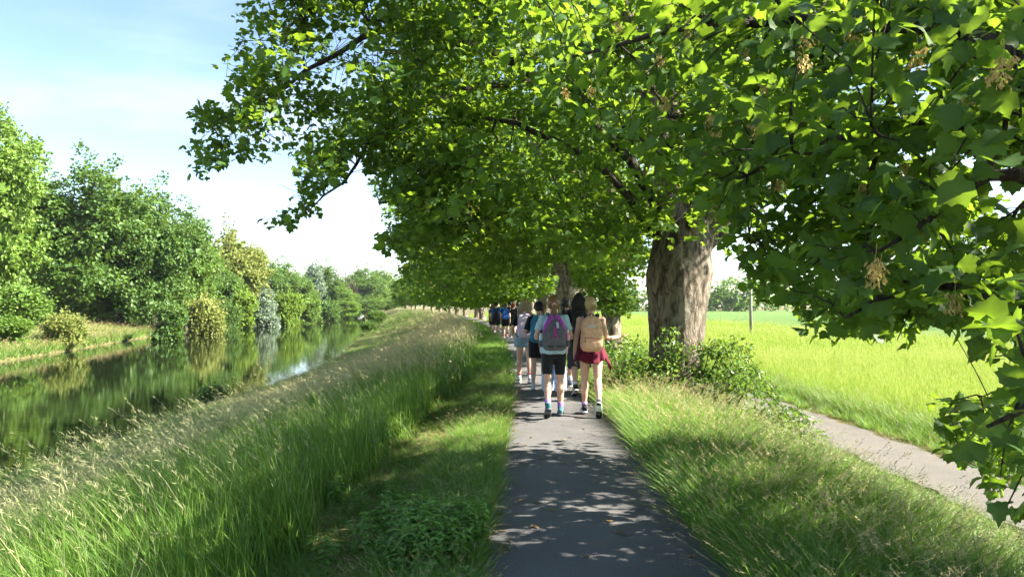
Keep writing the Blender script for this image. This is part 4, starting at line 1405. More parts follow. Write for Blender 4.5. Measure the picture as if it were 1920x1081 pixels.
# river slope: tall seeding grass, green by the crest, straw coloured further out
p = bank_pts(9000, 1.6, 14, -2.05)
p = p[visible(p)]
u = p[:, 0] - path_x(p[:, 1])
den = 0.62 + 0.6 * bumps(p[:, 0], p[:, 1], 0.35)
p = p[rs_.random(len(p)) < np.clip(den + 0.35, 0.45, 1)]
scatter('tall_grass', p, tall_hi, rs_.uniform(0.8, 1.25, len(p)) * low_slope(p), 'tall seeding grass on the slope down to the river', 'grass', rot=0.0, seed=1)
p = np.vstack([bank_pts(6500, 13, 40, -2.1), bank_pts(3600, 38, 90, -2.2), bank_pts(2600, 88, 210, -2.2)])
p = p[visible(p)]
w_ = rs_.uniform(0.8, 1.2, len(p)) * np.interp(p[:, 1], [13, 60, 200], [1.0, 1.1, 1.35]) * low_slope(p)
gold = (bumps(p[:, 0] * 1.0, p[:, 1], 0.25) + rs_.normal(0, 0.25, len(p)) + np.interp(p[:, 1], [12, 25, 60], [-0.15, 0.0, 0.1])) > 0.14
scatter('bank_grass', p[~gold], tall_lo, w_[~gold], 'green grass further along the river slope', 'grass', rot=0.0, seed=2)
scatter('golden_grass', p[gold], gold_lo, w_[gold], 'golden seeding grass along the bank crest', 'grass', rot=0.0, seed=3)

# strip of lush grass on both edges of the path, mown thatch beside it
def verge(side, n, y0, y1, a, b, ypow=1.0):
    q = strip(rs_, n, y0, y1, a, b, ypow)
    return q[visible(q)]


pl = np.vstack([verge(-1, 3400, 2.5, 16, -1.34, -0.82), verge(1, 3000, 2.5, 16, 0.78, 1.5), verge(1, 2400, 2.5, 16, 1.3, 2.2)])
scatter('verge_grass', pl, verge_hi, rs_.uniform(0.7, 1.35, len(pl)) * np.where(pl[:, 0] < path_x(pl[:, 1]), 0.66, 1.25), 'bright short grass along both edges of the path', 'grass', seed=4)
pl = np.vstack([verge(-1, 1900, 15, 75, -1.7, -0.86), verge(1, 1500, 15, 75, 0.82, 2.4), verge(-1, 500, 70, 150, -1.9, -1.0)])
scatter('verge_grass', pl, verge_lo, rs_.uniform(0.7, 1.3, len(pl)), 'short bright grass beside the path further on', 'grass', seed=5)
pl = np.vstack([verge(-1, 3800, 2.5, 26, -2.1, -1.2), verge(-1, 700, 2.5, 20, -1.35, -0.84), verge(1, 700, 2.5, 20, 0.72, 1.2)])
scatter('dry_grass', pl, thatch, rs_.uniform(0.7, 1.3, len(pl)), 'dry mown straw beside the path', 'grass', seed=6)
pl = verge(-1, 2400, 2.5, 26, -2.1, -1.3)
pl = pl[bumps(pl[:, 0], pl[:, 1], 0.9) > -0.2]
scatter('mown_grass', pl, verge_hi, rs_.uniform(0.3, 0.6, len(pl)), 'sparse regrowing grass in the mown strip', 'grass', seed=7)

# slope on the field side
q = strip(rs_, 6400, 2.2, 20, 1.5, 5.3)
q = q[visible(q)]
tall_r = [tuft(rq, 'slope_tuft', GM_TALL, n=36, Rad=0.17, Lm=0.40, width=0.0075, lean=0.4, bend=0.6, wind=(0.2, 0), heads=hd, seg_=3, straw_p=0.05, head_len=0.10) for hd in (0, 3, 7)]
scatter('slope_grass', q, tall_r, rs_.uniform(0.7, 1.3, len(q)) * np.interp(q[:, 0] - path_x(q[:, 1]), [1.6, 2.4, 3.6, 5.3], [1.0, 1.05, 0.85, 0.6]), 'medium tall grass on the slope towards the lower lane', 'grass', seed=9)
q = np.vstack([strip(rs_, 1300, 18, 70, 1.6, 5.3)])
q = q[visible(q)]
scatter('slope_grass', q, tall_lo, rs_.uniform(0.5, 0.85, len(q)), 'grass on the field side slope behind the maples', 'grass', seed=10)
# edges of the lower lane
q = np.vstack([strip(rs_, 1600, 4, 45, 5.1, 5.75), strip(rs_, 2000, 4, 45, 6.95, 7.9)])
q = q[visible(q)]
scatter('lane_thatch', q, thatch, rs_.uniform(1.0, 1.7, len(q)), 'dry straw along the edges of the lower lane', 'grass', seed=11)
q = strip(rs_, 1700, 4, 60, 7.3, 8.5)
q = q[visible(q)]
scatter('lane_grass', q, verge_hi, rs_.uniform(0.8, 1.5, len(q)), 'sparse grass between the lower lane and the barley', 'grass', seed=12)
q = strip(rs_, 1500, 4, 60, 8.0, 8.7)
q = q[visible(q)]
scatter('field_margin_grass', q, tall_r, rs_.uniform(1.0, 1.6, len(q)), 'taller grass at the margin of the barley', 'grass', seed=13)
# barley
def field_pts(n, y0, y1, x0, x1):
    y = rs_.uniform(y0, y1, n); x = np.maximum(path_x(y) + x0, path_x(y) * 0 + x0) + (x1 - x0) * rs_.random(n)
    k = (x < x1) & ~((np.abs((x - 13.5) % 12.0 - 0.9) < 0.28) & True) & ~(np.abs((x - 13.5) % 12.0 - 2.7) < 0.28)      # the tractor's wheel tracks stay bare
    return np.stack([x, y, np.full(n, -1.17)], -1)[k]
q = np.vstack([field_pts(7500, 6, 34, B_IN, B_OUT)])
q = q[visible(q)]
scatter('barley', q, barley_hi, rs_.uniform(0.9, 1.1, len(q)) * (1 + 0.12 * bumps(q[:, 0], q[:, 1], 0.2)), 'yellow green barley standing in the near field', 'barley', seed=14)
q = np.vstack([field_pts(2900, 30, 70, 6.5, B_OUT), field_pts(3000, 68, 160, 4, B_OUT), field_pts(1000, 155, 280, -10, B_OUT)])
q = q[visible(q)]
scatter('barley', q, barley_lo, rs_.uniform(0.95, 1.15, len(q)) * (1 + 0.16 * bumps(q[:, 0], q[:, 1], 0.12)), 'yellow green barley further out in the field', 'barley', seed=15)

# far bank grass
y = np.concatenate([rs_.uniform(20, 110, 3400), rs_.uniform(100, 330, 1600)])
x = far_x(y) - 0.15 - 9 * rs_.random(len(y)) ** 1.3
q = np.stack([x, y, ground_z(x, y)], -1)
q = q[visible(q)]
far_tuft = [tuft(rq, 'far_bank_tuft', GM_VERGE, n=26, Rad=0.5, Lm=0.55, width=0.045, lean=0.4, bend=0.6, seg_=2, straw_p=sp, heads=3, head_len=0.2) for sp in (0.1, 0.3)]
scatter('far_bank_grass', q, far_tuft, rs_.uniform(0.7, 1.5, len(q)) * np.interp(q[:, 1], [20, 100, 330], [0.9, 1.2, 1.8]), 'pale grass on the far bank above the water', 'grass', seed=16)

# leafy ground cover by the path and in the grass
def patch(n, cx, cy, sx, sy):
    x = rs_.normal(cx, sx, n); y = rs_.normal(cy, sy, n)
    k = x < path_x(y) - 0.86
    return np.stack([x, y, ground_z(x, y)], -1)[k]


q = np.vstack([patch(190, -0.50, 4.9, 0.13, 0.24), patch(12, -1.2, 5.4, 0.3, 0.5), patch(45, -2.4, 5.2, 0.3, 0.3)])
scatter('ground_cover', q, weeds, rs_.uniform(0.55, 0.9, len(q)), 'leafy green weeds spreading at the path edge', 'weeds', tilt=0.2, seed=17)
q = bank_pts(150, 5, 30, -2.1, hi=6.0)
q = q[visible(q)]
scatter('bank_weeds', q, weeds, rs_.uniform(1.0, 1.6, len(q)), 'broad leaved weeds among the tall grass on the river slope', 'weeds', tilt=0.2, seed=28)
q = strip(rs_, 900, 3, 16, 1.1, 4.2)
q = q[bumps(q[:, 0], q[:, 1], 0.7) > 0.1]
scatter('slope_weeds', q, weeds, rs_.uniform(0.8, 1.3, len(q)), 'leafy weeds between the grass on the field side slope', 'weeds', tilt=0.2, seed=18)
# last year's leaves and bits of straw on the tarmac
M_DEAD = foliage('dead_leaf', (0.10, 0.065, 0.03), (0.26, 0.18, 0.08), (0.2, 0.13, 0.05), 0.15, 0.8, 0.1, 0.3, tip=(0.3, 0.22, 0.1))
nl_ = 420
yy_ = 3.2 + 24 * rs_.random(nl_) ** 1.4
uu_ = np.where(rs_.random(nl_) < 0.75, np.sign(rs_.normal(0, 1, nl_)) * (0.80 - np.abs(rs_.normal(0, 0.12, nl_))), rs_.uniform(-0.75, 0.75, nl_))
xx_ = path_x(yy_) + uu_
pz_ = 0.012 + 0.028 * np.clip(1 - (uu_ / 0.9) ** 2, 0, 1) + 0.004
fr_l = leaf_frames(rs_, nl_, rs_.normal(0, 1, (nl_, 3)), 6.0, 0.5)
tag(obj('fallen_leaves', place_leaves(LEAF_SIX, np.stack([xx_, yy_, pz_], -1), fr_l, rs_.uniform(0.02, 0.06, nl_), rs_.random(nl_), 'fallen_leaves', M_DEAD)), 'dry leaf bits lying on the path', 'leaves', kind='stuff')
# yarrow heads: few, white, countable
yar = yarrow(rq, 'yarrow').data
M_STEM = plain('flower_stem', (0.10, 0.17, 0.05), 0.7, 0.2, 30)
g = Geo(); tube(g, [[0, 0, -0.05], [0.01, 0, 0.3], [0, 0, 0.618]], [0.003, 0.0025, 0.002], 5)
for q_ in range(6):
    a = q_ * 1.05
    tube(g, [[0, 0, 0.54], [0.014 * math.cos(a), 0.014 * math.sin(a), 0.615]], [0.0012, 0.001], 3)
stem_me = g.mesh('yarrow_stem', M_STEM, True)
for px_, py_, d in [(285, 1062, 5.3), (300, 1050, 5.4), (335, 1052, 5.5), (310, 1075, 5.2), (328, 1040, 5.6), (345, 1015, 5.7), (410, 1015, 5.8), (425, 1005, 5.9), (505, 972, 6.3), (465, 1068, 5.1), (370, 1063, 5.2)]:
    t_ = pix(px_, py_, d)
    gz = float(ground_z(t_[0], d))
    s_ = max(0.5, min(1.5, (t_[2] - gz) / 0.62))
    yr = tag(empty('yarrow', (t_[0], d, gz), rs_.uniform(0, 6)), 'small white yarrow flower among the tall grass by the ground cover', 'flower', 'white yarrow flowers in the grass')
    yr.scale = (1.2, 1.2, s_)
    obj('stem', stem_me, yr)
    obj('flower_head', yar, yr)
# ------------------------------------------------------------------ people
SKIN = plain('skin', (0.56, 0.33, 0.235), 0.5, 0.10, 14, 0.04, sss=0.08, spec=0.35)
SKIN2 = plain('skin_tan', (0.47, 0.265, 0.18), 0.5, 0.10, 14, 0.04, sss=0.08, spec=0.35)
_mc = {}


def cloth(c, rough=0.85, bs=0.25, var=0.2):
    k = (tuple(c), rough)
    if k not in _mc:
        _mc[k] = plain('cloth', c, rough, var, 26, bs, sheen=0.15, spec=0.15)
    return _mc[k]


def hairmat(c):
    k = ('hair',) + tuple(c)
    if k not in _mc:
        _mc[k] = foliage('hair', tuple(0.6 * x for x in c), tuple(1.3 * x for x in c), c, 0.12, 0.38, 0.45, 0.0)
    return _mc[k]


def remesh(g, voxel, name, mat, smooth=3, wr=0.0, wscale=14.0, seed=0.0):
    me0 = g.mesh('raw', mat, True)
    o = bpy.data.objects.new('raw', me0)
    COL.objects.link(o)
    m = o.modifiers.new('r', 'REMESH'); m.mode = 'VOXEL'; m.voxel_size = voxel
    if smooth:
        s = o.modifiers.new('s', 'SMOOTH'); s.factor = 0.5; s.iterations = smooth
    dg = bpy.context.evaluated_depsgraph_get()
    me = bpy.data.meshes.new_from_object(o.evaluated_get(dg))
    bpy.data.objects.remove(o)
    bpy.data.meshes.remove(me0)
    me.name = name
    n = len(me.vertices)
    if wr:
        co = np.empty(n * 3, np.float32); me.vertices.foreach_get('co', co); co = co.reshape(-1, 3)
        no = np.empty(n * 3, np.float32); me.vertices.foreach_get('normal', no); no = no.reshape(-1, 3)
        w = np.array([mnoise.noise((p[0] * wscale + seed, p[1] * wscale, p[2] * wscale * 0.45)) + 0.6 * (0.3 - abs(mnoise.noise((p[0] * wscale * 0.8 + 7, p[1] * wscale * 0.8, (p[2] + p[0] * 0.6) * wscale * 1.2 + seed)))) for p in co])
        co = co + no * (w * wr)[:, None]
        me.vertices.foreach_set('co', co.astype(np.float32).ravel())
    me.polygons.foreach_set('use_smooth', np.ones(len(me.polygons), bool))
    if not me.materials: me.materials.append(mat)
    else: me.materials[0] = mat
    me.update()
    return me


def unit(v):
    v = np.asarray(v, float)
    return v / (np.linalg.norm(v) + 1e-9)


def ribbon(g, pts, w, th, waxis=(1, 0, 0), a=0.0, step=0.02):
    P = resample(pts, step)
    t = np.gradient(P, axis=0)
    V = []
    for i, p in enumerate(P):
        tt = unit(t[i]); x = unit(np.asarray(waxis) - tt * np.dot(waxis, tt)); y = np.cross(tt, x)
        V += [p + x * w + y * th, p - x * w + y * th, p - x * w - y * th, p + x * w - y * th]
    k = len(P)
    i = np.arange(k - 1)[:, None] * 4
    j = np.arange(4)[None, :]
    q = np.stack([i + j, i + (j + 1) % 4, i + 4 + (j + 1) % 4, i + 4 + j], -1).reshape(-1, 4)
    q = np.concatenate([q, [[3, 2, 1, 0], [4 * k - 4, 4 * k - 3, 4 * k - 2, 4 * k - 1]]])
    g.add(V, None, q, a)


def hand(g, w, d, n, curl=0.35, side=1):
    """palm and five fingers: w wrist, d along the hand, n the way the palm faces, side = which way the thumb points"""
    d, n = unit(d), unit(np.asarray(n, float) - unit(d) * np.dot(n, unit(d)))
    x = np.cross(d, n) * side
    tube(g, [w - d * 0.01, w + d * 0.03, w + d * 0.06, w + d * 0.088], [(0.024, 0.019), (0.034, 0.017), (0.040, 0.016), (0.037, 0.013)], 10, up=n)
    for k, (o, L_, r) in enumerate([(0.028, 0.068, 0.0085), (0.0095, 0.078, 0.0088), (-0.0095, 0.072, 0.0085), (-0.027, 0.056, 0.0078)]):
        p = w + d * 0.082 + x * o
        a = curl * (0.6 + 0.12 * k)
        pts, dd = [p], d + x * o * 1.2
        for s_ in (0.45, 0.32, 0.23):
            dd = unit(dd * math.cos(a) + n * math.sin(a))
            p = p + dd * L_ * s_
            pts.append(p)
        tube(g, pts, [r, r * 0.95, r * 0.85, r * 0.7], 8, up=x)
    p = w + d * 0.025 + x * 0.030
    t1 = unit(d * 0.65 + x * 0.75 + n * 0.25)
    t2 = unit(d * 0.9 + x * 0.3 + n * 0.3)
    tube(g, [p - x * 0.012, p + t1 * 0.03, p + t1 * 0.03 + t2 * 0.03, p + t1 * 0.03 + t2 * 0.052], [0.013, 0.0105, 0.0095, 0.007], 8, up=n)


TORSO = [(0.80, .105, .085), (0.86, .158, .115), (0.92, .168, .120), (0.98, .150, .106), (1.04, .130, .094), (1.10, .126, .092), (1.18, .138, .102), (1.26, .152, .106), (1.32, .152, .098), (1.365, .130, .080), (1.395, .085, .062), (1.425, .052, .052)]
TORSO_M = [(0.80, .105, .085), (0.86, .150, .110), (0.92, .158, .115), (0.98, .150, .106), (1.04, .144, .100), (1.10, .146, .100), (1.18, .158, .108), (1.26, .172, .112), (1.32, .172, .102), (1.365, .145, .084), (1.395, .095, .066), (1.425, .058, .056)]


class Figure:
    def __init__(s, pose, male=False):
        s.male = male
        s.lean = pose.get('lean', 0.05)
        s.legs, s.feet = {}, {}
        low = 9
        for sd in (-1, 1):
            a, b, fp, out = pose['legs'][0 if sd < 0 else 1]
            hip = np.array([sd * 0.085, 0, 0.90])
            knee = hip + 0.42 * np.array([sd * out, math.sin(a), -math.cos(a)])
            ank = knee + 0.41 * np.array([sd * out * 0.3, math.sin(a - b), -math.cos(a - b)])
            s.legs[sd] = (hip, knee, ank)
            s.feet[sd] = (ank, fp)
            for y_, z_ in ((-0.07, -0.08), (0.17, -0.08)):
                zz = ank[2] + y_ * math.sin(fp) + z_ * math.cos(fp)
                low = min(low, zz)
        s.dz = -low
        s.arms = {}
        for sd in (-1, 1):
            ud, fd, hd_, hn, curl = pose['arms'][0 if sd < 0 else 1]
            sh = s.T(np.array([sd * (0.178 if male else 0.163), -0.005, 1.345]))
            el = sh + unit(ud) * 0.275
            wr = el + unit(fd) * 0.245
            s.arms[sd] = (sh, el, wr, unit(hd_), np.asarray(hn, float), curl)
        s.head = s.T(np.array([0, 0.012, 1.555]))
        s.hrot = Euler((pose.get('nod', 0.0), pose.get('roll', 0.0), pose.get('turn', 0.0)))

    def T(s, p):
        p = np.array(p, float)
        z = p[2] - 0.95
        if z > 0:
            p = np.array([p[0], p[1] * math.cos(s.lean) + z * math.sin(s.lean), 0.95 + z * math.cos(s.lean) - p[1] * math.sin(s.lean)])
        return p

    def torso(s, g, lo=0, hi=99, off=0.0, extra=None):
        rows = [r for r in (TORSO_M if s.male else TORSO) if lo <= r[0] <= hi]
        pts = [s.T((0, 0, r[0])) for r in rows]
        rad = [(r[1] + off + (extra(r[0]) if extra else 0), r[2] + off + (extra(r[0]) if extra else 0)) for r in rows]
        tube(g, pts, rad, 20, up=[0, 1, 0], power=2.3)

    def body(s):
        g = Geo()
        s.torso(g)
        k = 1.12 if s.male else 1.0
        for sd in (-1, 1):
            h, kn, an = s.legs[sd]
            P = [h + [0, 0, 0.03], h * 0.7 + kn * 0.3, h * 0.35 + kn * 0.65, kn]
            tube(g, P, [0.086, 0.083, 0.068, 0.053], 14)
            ellipsoid(g, kn + [0, 0.008, 0], (0.052, 0.054, 0.058))
            back = np.array([0, -0.016, 0])
            P = [kn, kn * 0.75 + an * 0.25 + back, kn * 0.5 + an * 0.5 + back * 0.8, kn * 0.2 + an * 0.8, an, an - [0, 0, 0.03]]
            tube(g, P, [0.051, 0.057, 0.050, 0.035, 0.032, 0.034], 14)
            ft, fp = s.feet[sd]
            f = np.array([0, math.cos(fp), math.sin(fp)])
            dn = np.array([0, math.sin(fp), -math.cos(fp)])
            tube(g, [ft - f * 0.05 + dn * 0.04, ft + f * 0.02 + dn * 0.035, ft + f * 0.10 + dn * 0.05, ft + f * 0.16 + dn * 0.055], [0.026, 0.03, 0.028, 0.018], 10)
            sh, el, wr, hd_, hn, curl = s.arms[sd]
            inn = s.T(np.array([sd * 0.10, 0, 1.345]))
            tube(g, [inn, sh, sh * 0.7 + el * 0.3, el], [0.055, 0.054 * k, 0.044 * k, 0.037 * k], 12)
            ellipsoid(g, sh, (0.053 * k, 0.053, 0.053))
            tube(g, [el, el * 0.7 + wr * 0.3, wr * 0.75 + el * 0.25, wr, wr + hd_ * 0.01], [0.037 * k, 0.037 * k, 0.029 * k, 0.0235, 0.022], 12)
            hand(g, wr, hd_, hn, curl, side=1)
        nb = s.T((0, -0.012, 1.39))
        tube(g, [nb, s.T((0, -0.006, 1.44)), s.head + [0, -0.012, -0.05]], [0.056, 0.049, 0.05], 12)
        hr = np.array(s.hrot.to_matrix())
        H = lambda p: s.head + hr @ np.array(p)
        rot = s.hrot
        ellipsoid(g, H((0, -0.006, 0.012)), (0.074, 0.092, 0.105), rot)
        ellipsoid(g, H((0, 0.035, -0.045)), (0.056, 0.052, 0.066), rot)
        ellipsoid(g, H((0, 0.062, -0.092)), (0.026, 0.022, 0.022), rot)
        tube(g, [H((0, 0.084, 0.02)), H((0, 0.098, -0.005)), H((0, 0.106, -0.028))], [0.009, 0.012, 0.015], 8)
        ellipsoid(g, H((0, 0.085, -0.062)), (0.024, 0.012, 0.010), rot)
        for sd in (-1, 1):
            ellipsoid(g, H((sd * 0.076, -0.004, -0.008)), (0.009, 0.018, 0.031), rot)
            ellipsoid(g, H((sd * 0.03, 0.078, 0.028)), (0.022, 0.012, 0.009), rot)
        return g


def shoe(fig, sd, upper_m, sole_m, tread_m, parent, sc, swoosh=None):
    an, fp = fig.feet[sd]
    M3 = np.array(Euler((fp, 0, -sd * 0.10)).to_matrix())
    W = lambda P: (np.asarray(P, float) @ M3.T + an + [0, 0, fig.dz]) * sc
    rows = [(-.078, .018, -.032, .026), (-.066, .031, -.022, .044), (-.035, .037, -.016, .052), (.01, .039, -.022, .047), (.06, .043, -.038, .034), (.11, .047, -.047, .024), (.15, .043, -.051, .020), (.178, .030, -.055, .014), (.190, .012, -.058, .007)]
    g = Geo()
    tube(g, [(0, r[0], r[2]) for r in rows], [(r[1], r[3]) for r in rows], 16, up=[0, 0, 1], power=2.6)
    tube(g, [(0, -0.02, 0.02), (0, -0.018, 0.042)], [(.040, .046), (.039, .045)], 14, up=[0, 1, 0])
    for k in range(4):
        ribbon(g, [(-.026, .03 + .022 * k, .012 - .011 * k), (0, .03 + .022 * k, .021 - .012 * k), (.026, .03 + .022 * k, .012 - .011 * k)], .004, .003, (0, 1, 0))
    g.v = [W(v) for v in g.v]
    up = obj('shoe', g.mesh('shoe', upper_m, True), parent)
    g = Geo()
    tube(g, [(0, r[0] * 1.03, -.066 + (.012 if r[0] > .17 else 0)) for r in rows], [(r[1] * 1.08 + .002, .013) for r in rows], 16, up=[0, 0, 1], power=3.5)
    g.v = [W(v) for v in g.v]
    obj('sole', g.mesh('sole', sole_m, True), up)
    for y0, y1 in ((-.075, -.02), (.035, .175)):
        g = Geo()
        rr = [r for r in rows if y0 - .005 <= r[0] <= y1 + .005]
        tube(g, [(0, r[0], -.080 + (.012 if r[0] > .17 else 0)) for r in rr], [(r[1] * 0.98, .004) for r in rr], 14, up=[0, 0, 1], power=3.5)
        g.v = [W(v) for v in g.v]
        obj('tread', g.mesh('tread', tread_m, True), up)
    if swoosh:
        g = Geo()
        for q in (-1, 1):
            ribbon(g, [(q * .037, -.05, -.030), (q * .044, -.01, -.048), (q * .047, .03, -.046), (q * .045, .075, -.026)], .006, .002, (0, 0.25, 1))
        g.v = [W(v) for v in g.v]
        obj('side_mark', g.mesh('side_mark', swoosh, False), up)


def sock(fig, sd, h, mat, parent, sc, trim=None):
    hp, kn, an = fig.legs[sd]
    ax = unit(kn - an)
    W = lambda P: (np.asarray(P, float) + [0, 0, fig.dz]) * sc
    g = Geo()
    t = np.linspace(-0.03, h, 6)
    r_ = np.interp(t, [-.03, .02, .08, .2], [.041, .038, .041, .054])
    back = np.array([0, -0.012, 0])
    tube(g, [an + ax * q + back * max(0, q / .2) for q in t], [(r, r * 1.05) for r in r_], 16, up=[0, 1, 0])
    for q in np.linspace(0.01, h, 5):
        i = np.interp(q, t, r_)
        tube(g, [an + ax * (q - .004) + back * max(0, q / .2), an + ax * (q + .004) + back * max(0, q / .2)], [(i + .002, i * 1.05 + .002)] * 2, 14, up=[0, 1, 0])
    g.v = [W(v) for v in g.v]
    o = obj('sock', g.mesh('sock', mat, True), parent)
    if trim:
        g = Geo()
        tube(g, [an + ax * (h - .025) + back * max(0, h / .2), an + ax * (h + .004) + back * max(0, h / .2)], [(r_[-1] + .004, r_[-1] * 1.05 + .004)] * 2, 16, up=[0, 1, 0])
        g.v = [W(v) for v in g.v]
        obj('cuff', g.mesh('sock_cuff', trim, True), o)


def hair(fig, kind, col, parent, sc, rgn, extra=None):
    hr = np.array(fig.hrot.to_matrix())
    mat = hairmat(col)
    W = lambda P: ((np.asarray(P, float).reshape(-1, 3) @ hr.T) + fig.head + [0, 0, fig.dz]) * sc
    g = Geo()
    nu, nv = 48, 26
    V, A = [], []
    big = 1.11 if kind in ('short', 'cap') else 1.14
    for i in range(nv + 1):
        ph = math.pi * i / nv
        for j in range(nu):
            th = 2 * math.pi * j / nu
            d = np.array([math.sin(ph) * math.cos(th), math.sin(ph) * math.sin(th), math.cos(ph)])
            k = big + 0.022 * math.sin(j * 2.9 + ph * 2) + 0.016 * mnoise.noise((d[0] * 6, d[1] * 6, d[2] * 6))
            front = d[1] > 0.30 and d[2] < 0.52
            side = abs(d[0]) > 0.6 and d[2] < -0.12 and d[1] > -0.25 and kind in ('short', 'pony', 'bun', 'cap', 'plait')
            low = d[2] < (-0.62 if kind != 'short' else -0.5)
            if front or low or side: k *= 0.84
            V.append(d * k * [0.077, 0.096, 0.110] + [0, -0.006, 0.012]); A.append(0.5 + 0.5 * math.sin(j * 2.9))
    q = [[i * nu + j, (i + 1) * nu + j, (i + 1) * nu + (j + 1) % nu, i * nu + (j + 1) % nu] for i in range(nv) for j in range(nu)]
    g.add(W(V), None, q, np.clip(A, 0, 1))

    def strand(pts, r0, r1, a):
        P = resample(pts, 0.025)
        t = np.linspace(0, 1, len(P))
        rr = r0 * (1 - t) + r1 * t
        rr = rr * (0.75 + 0.4 * np.sin(np.pi * np.clip(t * 1.1, 0, 1)))
        gg = Geo(); tube(gg, P, rr, 5, a=a)
        g.add(W(gg.v[0]), gg.t[0], gg.q[0], a)

    U = rgn.uniform
    if kind in ('long', 'wavy'):
        Ln = extra or 0.36
        for k in range(210):
            th = U(math.pi * 0.98, math.pi * 2.02)
            ph = U(0.2, 1.7)
            d = np.array([math.sin(ph) * math.cos(th), math.sin(ph) * math.sin(th), math.cos(ph)]) * 1.1 * [0.077, 0.096, 0.110] + [0, -0.006, 0.012]
            e = np.array([d[0] * U(0.9, 1.35) + math.cos(th) * 0.03, -0.085 - U(0, 0.035), -0.12])
            z = -Ln * U(0.75, 1.05)
            wv = 0.014 if kind == 'wavy' else 0.003
            pts = [d, (d + e) / 2 + [math.cos(th) * 0.022, math.sin(th) * 0.02, 0.012], e]
            for m_ in range(1, 5):
                t = m_ / 4
                pts.append(np.array([e[0] * (1 + 0.25 * t - 0.35 * t * t) + wv * math.sin(m_ * 2.1 + k), e[1] - 0.012 * t + wv * math.cos(m_ * 1.9 + k * 2), -0.12 + (z + 0.12) * t]))
            strand(pts, 0.0055, 0.0015, U(0, 1))
    if kind in ('pony', 'plait'):
        for k in range(110):      # swept back into the tie
            th = U(math.pi * 0.93, math.pi * 2.07); ph = U(0.25, 2.0)
            d = np.array([math.sin(ph) * math.cos(th), math.sin(ph) * math.sin(th), math.cos(ph)]) * 1.12 * [0.077, 0.096, 0.110] + [0, -0.006, 0.012]
            c = np.array([0, -0.122, -0.015])
            m_ = (d + c) / 2; m_ = m_ / np.linalg.norm(m_ * [1 / .077, 1 / .096, 1 / .11]) * 1.18
            strand([d, m_, c], 0.0038, 0.003, U(0, 1))
        Ln = extra or 0.27
        for k in range(46):
            a = U(0, 6.28); r = 0.012 * math.sqrt(U(0, 1))
            b = np.array([math.cos(a) * r, -0.128 + math.sin(a) * r, -0.015])
            sp = 0.045 * math.sqrt(U(0, 1)); a2 = U(0, 6.28)
            z = -Ln * U(0.7, 1.05)
            pts = [b, b + [math.cos(a) * 0.012, -0.022, -0.03]]
            for m_ in range(1, 5):
                t = m_ / 4
                pts.append([math.cos(a2) * sp * math.sin(math.pi * min(1, t * 0.75 + .1)) + 0.008 * math.sin(m_ * 2 + k), -0.148 + 0.012 * t + math.sin(a2) * sp * 0.5, -0.05 + z * t])
            strand(pts, 0.0075, 0.002, U(0, 1))
    if kind == 'bun':
        for k in range(100):
            th = U(math.pi * 0.93, math.pi * 2.07); ph = U(0.25, 2.1)
            d = np.array([math.sin(ph) * math.cos(th), math.sin(ph) * math.sin(th), math.cos(ph)]) * 1.12 * [0.077, 0.096, 0.110] + [0, -0.006, 0.012]
            c = np.array([0.028, -0.115, -0.025])
            m_ = (d + c) / 2; m_ = m_ / np.linalg.norm(m_ * [1 / .077, 1 / .096, 1 / .11]) * 1.17
            strand([d, m_, c], 0.0038, 0.003, U(0, 1))
        for k in range(26):
            a0 = U(0, 6.28); r = U(0.014, 0.036); tl = U(-0.5, 0.5)
            pts = [np.array([0.03 + r * math.cos(a0 + t), -0.128 - U(-0.012, 0.014) - 0.012 * math.cos(3 * t), -0.03 + r * math.sin(a0 + t) + tl * 0.02]) for t in np.linspace(0, 4.2, 7)]
            strand(pts, 0.008, 0.005, U(0, 1))
        for k in range(10):
            sd = 1 if k % 3 else -1
            strand([[sd * 0.07, -0.03, -0.03], [sd * (0.08 + U(0, .01)), -0.05, -0.09], [sd * U(0.05, .08), -0.06, -U(0.12, 0.17)]], 0.003, 0.001, U(0, 1))
    if kind in ('short', 'cap'):
        for k in range(140):
            th = U(0, 6.28); ph = U(0.0, 1.75)
            d = np.array([math.sin(ph) * math.cos(th), math.sin(ph) * math.sin(th), math.cos(ph)])
            if d[1] > 0.3 and d[2] < 0.5: continue
            p = d * 1.06 * [0.077, 0.096, 0.110] + [0, -0.006, 0.012]
            t = unit(np.array([d[0] * 0.5, -0.3, -0.8]) - d * np.dot([d[0] * 0.5, -0.3, -0.8], d))
            strand([p, p + d * 0.009 + t * 0.02, p + d * 0.006 + t * 0.045], 0.008, 0.003, U(0, 1))
    return obj('hair', g.mesh('hair', mat, True), parent), W


LEG_STAND = (0.02, 0.05, 0.0, 0.02)


def stride(front=-1, amp=0.28, lift=0.75):
    """walking legs: one planted ahead, the other pushing off with its heel up"""
    fwd = (amp, 0.10, 0.0, 0.0)
    bk = (-amp * 0.75, 0.45, -lift, 0.0)
    return (fwd, bk) if front < 0 else (bk, fwd)


ARM_DOWN = lambda sd, sw=0.0: ((sd * 0.16, sw, -1), (sd * 0.05, sw + 0.18, -1), (sd * 0.02, 0.2 + sw, -1), (-sd, 0.2, 0), 0.35)
ARM_FRONT = lambda sd: ((sd * 0.34, -0.12, -1), (-sd * 0.35, 0.85, 0.15), (-sd * 0.6, 0.6, 0.2), (0, -1, 0.2), 0.7)
ARM_HALF = lambda sd: ((sd * 0.32, -0.2, -1), (-sd * 0.05, 0.75, -0.5), (-sd * 0.2, 0.7, -0.4), (-sd, 0, 0), 0.6)


